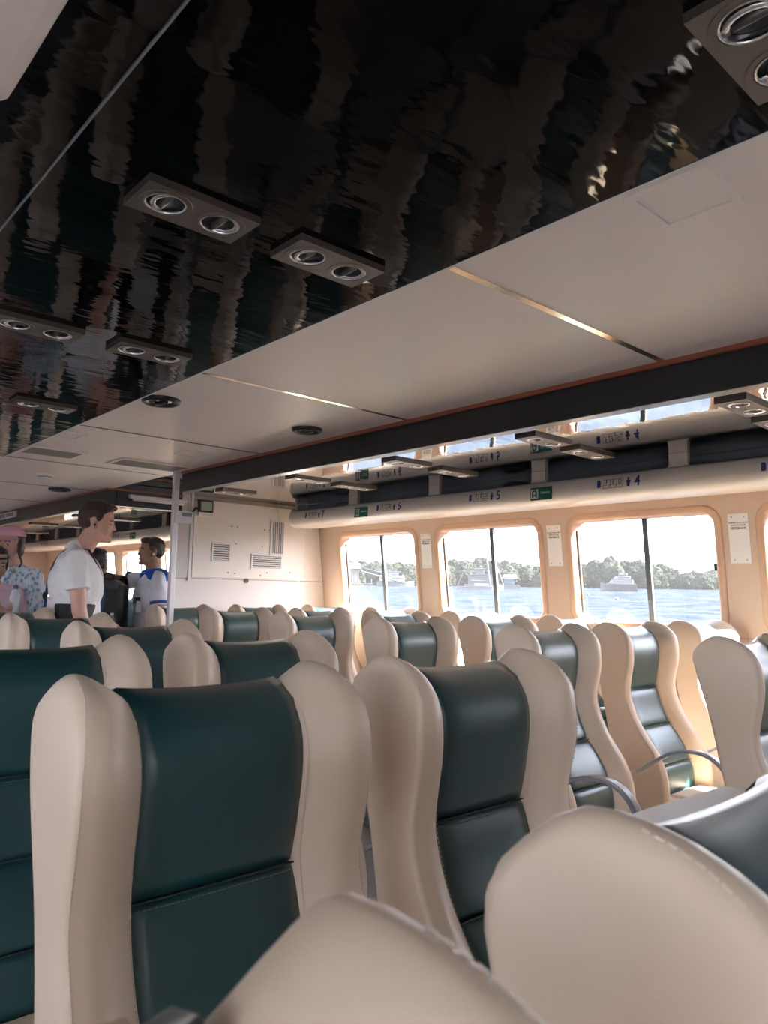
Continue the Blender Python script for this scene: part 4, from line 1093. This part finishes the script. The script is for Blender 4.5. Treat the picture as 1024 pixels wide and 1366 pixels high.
def bottle(label, loc, capcol, tint):
    t = thing('water_bottle', label, 'bottle', loc)
    gm = mat('clear_plastic', tint, .1, alpha=.45); 
    bm = bmesh.new(); lathe(bm, [(.001, 0), (.028, 0), (.031, .006), (.030, .05), (.032, .09), (.031, .125), (.024, .15), (.012, .165), (.012, .172)], n=20); obj('body', bm, gm, t, smooth=True)
    bm = bmesh.new(); lathe(bm, [(.015, .168), (.0155, .186), (.013, .190), (.001, .190)], n=16); obj('cap', bm, capcol, t); return t
bottle('water bottle with blue cap held by the woman in pink', (-4.70, 1.315, 1.145), mat('blue_cap', (.01, .04, .20), .4), (.75, .80, .88))
bottle('small clear water bottle with white cap in the black backpack pocket', (-5.63, 2.271, .985), M['white'], (.62, .62, .74)).scale = (.8, .8, .8)

# ------------------------------------------------------------------ outside: tilted sea (the hull heels a little)
TY, TX, W0 = .018, -.009, -1.75
def seaz(x, y): return W0+TY*y+TX*x
vs = [(x, y, seaz(x, y)) for x, y in ((-2600, -2600), (2600, -2600), (2600, 2600), (-2600, 2600))]
tag(obj('sea', (vs, [(0, 1, 2, 3)]), M['sea']), 'choppy light blue sea outside the windows', 'sea', kind='stuff')
TANH = 990.3
def az_dir(px, py=782):
    r = rr*(px-512)-uu*(py-683)+fwd*TANH; h = Vector((r.x, r.y)); return h/h.length, h.length
def at_px(px, dist):
    d, _ = az_dir(px); p = d*dist; return Vector((p.x, p.y, seaz(p.x, p.y)))
def px_m(px, dist):   # metres per pixel at that distance
    _, L = az_dir(px); return dist/L
LEAF = [mat('mangrove_leaf', c, .8, noise_amt=.35, nscale=14, spec=.1) for c in ((.0095, .013, .0075), (.0115, .015, .009), (.008, .0115, .007))]
BARK = mat('grey_bark', (.02, .018, .016), .9)
tree_meshes = []
for s in range(5):
    random.seed(40+s); bm = bmesh.new()
    bmesh.ops.create_icosphere(bm, subdivisions=3, radius=.42, matrix=Matrix.Translation((0, 0, .45)))
    for k in range(70):
        a = random.random()*2*pi; h = random.random(); rad = .46*sqrt(max(0, 1-(h*1.05)**2))*random.uniform(.75, 1.05)
        bmesh.ops.create_icosphere(bm, subdivisions=2, radius=.07+.08*random.random(), matrix=Matrix.Translation((cos(a)*rad, sin(a)*rad, .08+h*.80)))
    bmesh.ops.subdivide_edges(bm, edges=bm.edges, cuts=1, use_grid_fill=True)
    for v in bm.verts:
        v.co += Vector(noise.noise_vector(v.co*4+Vector((s*7, 0, 0))))*.07; v.co += Vector(noise.noise_vector(v.co*22))*.05+Vector(noise.noise_vector(v.co*60))*.035
        v.co.z = max(v.co.z, 0)
    me = bpy.data.meshes.new('foliage'); bm.to_mesh(me); bm.free(); me.materials.append(LEAF[s % 3]); tree_meshes.append(me)
bm = bmesh.new()
for a in range(5): tube(bm, [(cos(a*1.3)*.25, sin(a*1.3)*.25, -.02), (cos(a*1.3)*.10, sin(a*1.3)*.1, .25), (0, 0, .5)], .02, 5)
tr_me = bpy.data.meshes.new('trunk'); bm.to_mesh(tr_me); bm.free(); tr_me.materials.append(BARK)
TOP = [(380, 742), (455, 743), (500, 745), (520, 750), (548, 752), (590, 747), (625, 743), (645, 744), (665, 749), (714, 756), (745, 757), (790, 751), (810, 745), (840, 746), (865, 751), (890, 756), (900, 763), (955, 763), (1060, 760)]
random.seed(5)
cnt = {}; ORD = ['', 'first', 'second', 'third', 'fourth', 'fifth', 'sixth', 'seventh', 'eighth', 'ninth', 'tenth', 'eleventh', 'twelfth', 'thirteenth', 'fourteenth', 'fifteenth', 'sixteenth', 'seventeenth', 'eighteenth', 'nineteenth', 'twentieth']
px = 395
i = 0
while px < 1060:
    D = 285+random.uniform(-12, 12); p = at_px(px, D); m_ = px_m(px, D)
    top = interp(TOP, px); sea_y = 779+(px-460)*.0175
    h = (sea_y-top+1.5)*m_*random.uniform(.9, 1.06); wd = h*random.uniform(.95, 1.3)
    zone = [z for z in ((0, 452, 'hidden left of the dock window'), (452, 550, 'in the window with the dock hut'), (550, 584, 'behind the pillar between dock and sailboat windows'), (584, 716, 'in the sailboat window'), (716, 760, 'behind the pillar between sailboat and yacht windows'), (760, 958, 'in the yacht window'), (958, 1016, 'behind the rightmost pillar'), (1016, 2000, 'beyond the right picture edge')) if z[0] <= px < z[1]][0][2]
    cnt[zone] = cnt.get(zone, 0)+1
    t = thing('mangrove_tree', ORD[cnt[zone]]+' hazy mangrove tree from the left '+zone, 'tree', p, random.random()*6, 'mangrove trees along the far shore')
    o = bpy.data.objects.new('foliage', tree_meshes[i % 5]); C.objects.link(o); o.parent = t; o.scale = (wd, wd, h)
    o = bpy.data.objects.new('trunk', tr_me); C.objects.link(o); o.parent = t; o.scale = (wd, wd, h)
    px += wd/m_*.42; i += 1
# boats
BWB = mat('boat_bright_white', (.10, .103, .108), .4); BW = mat('boat_white', (.06, .062, .067), .4); BG = mat('boat_grey', (.013, .0145, .017), .5); BB = mat('boat_blue', (.007, .017, .04), .5); BD = mat('boat_dark', (.010, .011, .013), .5); BGL = mat('boat_glass', (.012, .015, .02), .5)
def hull(L, W_, h, m, parent, bow=.35, name='hull'):
    bm = bmesh.new(); rings = []
    for i in range(13):
        t = i/12; x = -L/2+L*t; wz = W_/2*(1-max(0, (t-(1-bow))/bow)**2.2)+.02; dz = h*.25*max(0, t-.4)**2*2.5
        rings.append([bm.verts.new(q) for q in ((x, -wz, h+dz), (x, -wz*.75, 0), (x, 0, -h*.3), (x, wz*.75, 0), (x, wz, h+dz))])
    for a, b in zip(rings, rings[1:]):
        for k in range(4): bm.faces.new((a[k], a[k+1], b[k+1], b[k]))
        bm.faces.new((a[4], a[0], b[0], b[4]))
    bm.faces.new(rings[0]); bm.faces.new(rings[-1][::-1]); return obj(name, bm, m, parent)
def at(px, D, label, name, cat, flip=1):
    p = at_px(px, D); d, _ = az_dir(px)
    side = Vector((-d.y, d.x))*-flip     # along image x
    return thing(name, label, cat, p, math.atan2(side.y, side.x))
# white yacht with grey hull
D = 205; t = at(825, D, 'white motor yacht with dark grey hull moored before the trees', 'motor_yacht', 'boat', -1)
m_ = px_m(825, D); L = 47*m_
hull(L, L*.3, 1.9, BG, t)
for (a, b, z0, z1, nm) in ((-.40, .30, 2.0, 3.0, 'main_deck'), (-.32, .16, 3.2, 4.0, 'upper_deck'), (-.24, .02, 4.2, 4.7, 'flybridge')):
    bm = B(a*L, b*L, -L*.11, L*.11, z0, z1, .15)
    for v in bm.verts:
        if v.co.x > 0: v.co.x -= (v.co.z-z0)*1.0
    dk = obj(nm, bm, BW, t)
    obj('deck_windows', B(a*L+.4, b*L-1.3, -L*.115, L*.115, z0+.35, z0+.65), BGL, dk)
obj('deck_slab', B(-.46*L, .33*L, -L*.13, L*.13, 1.9, 2.1), BW, t); obj('deck_slab', B(-.38*L, .20*L, -L*.12, L*.12, 3.02, 3.2), BW, t)
bm = bmesh.new(); tube(bm, [(-.1*L, 0, 4.7), (-.14*L, 0, 5.6)], .08, 6); obj('antenna', bm, BW, t)
# sailboat
D = 200; t = at(640, D, 'white sailboat with tall mast before the dark houseboat', 'sailboat', 'boat', 1); m_ = px_m(640, D); L = 62*m_
hull(L, L*.22, .95, BWB, t, .5)
obj('cabin', B(-.12*L, .18*L, -.8, .8, .95, 1.6, .12), BW, t); obj('stripe', B(-.45*L, .25*L, -L*.112, L*.112, .68, .78), BB, t)
bm = bmesh.new(); tube(bm, [(.22*L, 0, .9), (.05*L, 0, 17.0)], [.26, .18], 8); obj('mast', bm, BG, t)
bm = bmesh.new(); tube(bm, [(.20*L, 0, 2.3), (-.2*L, 0, 2.4)], .16, 8); obj('boom', bm, BD, t)
bm = bmesh.new(); tube(bm, [(.50*L, 0, 1.3), (.05*L, 0, 16.9)], .07, 4); tube(bm, [(-.48*L, 0, 1.1), (.05*L, 0, 16.9)], .07, 4); obj('stay', bm, BG, t)
# houseboat behind
D = 232; t = at(645, D, 'dark houseboat with flat roof behind the sailboat', 'houseboat', 'boat', 1); m_ = px_m(645, D); L = 52*m_
obj('pontoon', B(-L/2, L/2, -3, 3, 0, 1.1, .1), BD, t); obj('house', B(-.40*L, .22*L, -2.4, 2.4, 1.1, 3.9, .05), BG, t); 
for k in range(5): obj('deck_window', B(-.36*L+k*1.3, -.36*L+k*1.3+.8, -2.45, 2.45, 2.2, 3.1), BGL, t)
obj('roof', B(-.46*L, .30*L, -2.8, 2.8, 3.9, 4.2, .05), BD, t); obj('wheelhouse', B(-.2*L, .02*L, -1.4, 1.4, 4.2, 5.9, .1), BG, t); obj('roof', B(-.24*L, .06*L, -1.7, 1.7, 5.9, 6.1), BW, t)
# tarp boat
D = 226; t = at(678, D, 'boat under a blue and white awning beside the houseboat', 'awning_boat', 'boat', -1); m_ = px_m(678, D); L = 30*m_
hull(L, L*.3, 1.3, BW, t, .3); obj('cabin', B(-.25*L, .2*L, -1.1, 1.1, 1.3, 3.0, .1), BB, t)
bm = bmesh.new(); vs = [bm.verts.new(p) for p in ((-.4*L, -1.6, 3.1), (.3*L, -1.6, 3.1), (.3*L, 1.6, 3.1), (-.4*L, 1.6, 3.1), (-.35*L, 0, 4.3), (.2*L, 0, 4.3))]
for q in ((0, 1, 5, 4), (2, 3, 4, 5), (1, 2, 5), (3, 0, 4), (3, 2, 1, 0)): bm.faces.new([vs[j] for j in q])
obj('awning', bm, BB, t)
# ferry left
D = 250; t = at(527, D, 'white passenger boat with long cabin seen through the dock window', 'passenger_boat', 'boat', 1); m_ = px_m(527, D); L = 50*m_
hull(L, L*.2, 1.6, BW, t, .3); obj('cabin', B(-.42*L, .25*L, -1.8, 1.8, 1.6, 3.6, .15), BW, t); obj('cabin_windows', B(-.38*L, .2*L, -1.85, 1.85, 2.4, 3.0), BGL, t)
obj('upper_deck', B(-.3*L, .08*L, -1.6, 1.6, 3.7, 4.9, .1), BW, t); obj('roof', B(-.46*L, .15*L, -2.0, 2.0, 4.9, 5.05), BW, t)
# dock
D = 190; t = at(474, D, 'grey stilted dock hut with gangway', 'dock', 'dock', 1); m_ = px_m(474, D)
obj('deck', B(-4.5, 4.5, -2.5, 2.5, 1.2, 1.5), BD, t); obj('hut', B(-4, .8, -2, 2, 1.5, 5.2, .05), BG, t)
bm = bmesh.new(); vs = [bm.verts.new(p) for p in ((-4.6, -2.5, 5.1), (1.4, -2.5, 5.1), (1.4, 2.5, 5.1), (-4.6, 2.5, 5.1), (-4.3, 0, 6.6), (1.1, 0, 6.6))]
for q in ((0, 1, 5, 4), (2, 3, 4, 5), (1, 2, 5), (3, 0, 4), (3, 2, 1, 0)): bm.faces.new([vs[j] for j in q])
obj('roof', bm, BD, t)
for k in range(6):
    bm = bmesh.new(); tube(bm, [(-4+k*1.6, -2.2, -1), (-4+k*1.6, -2.2, 2.6)], .13, 6); obj('pile', bm, BG, t)
bm = bmesh.new(); tube(bm, [(1.2, 0, 4.6), (13, 0, 1.6)], .22, 6, flat=(1, 1)); tube(bm, [(1.2, 0, 5.6), (13, 0, 2.6)], .08, 5); obj('gangway', bm, BG, t)
for i, (px_, D) in enumerate(((784, 150), (822, 120))):
    bm = bmesh.new(); bmesh.ops.create_icosphere(bm, subdivisions=2, radius=.35)
    tag(obj('buoy', bm, BD, loc=at_px(px_, D)+Vector((0, 0, .1)), smooth=True), ['dark round buoy left of the moored yacht', 'dark round buoy in the water below the moored yacht'][i], 'buoy')
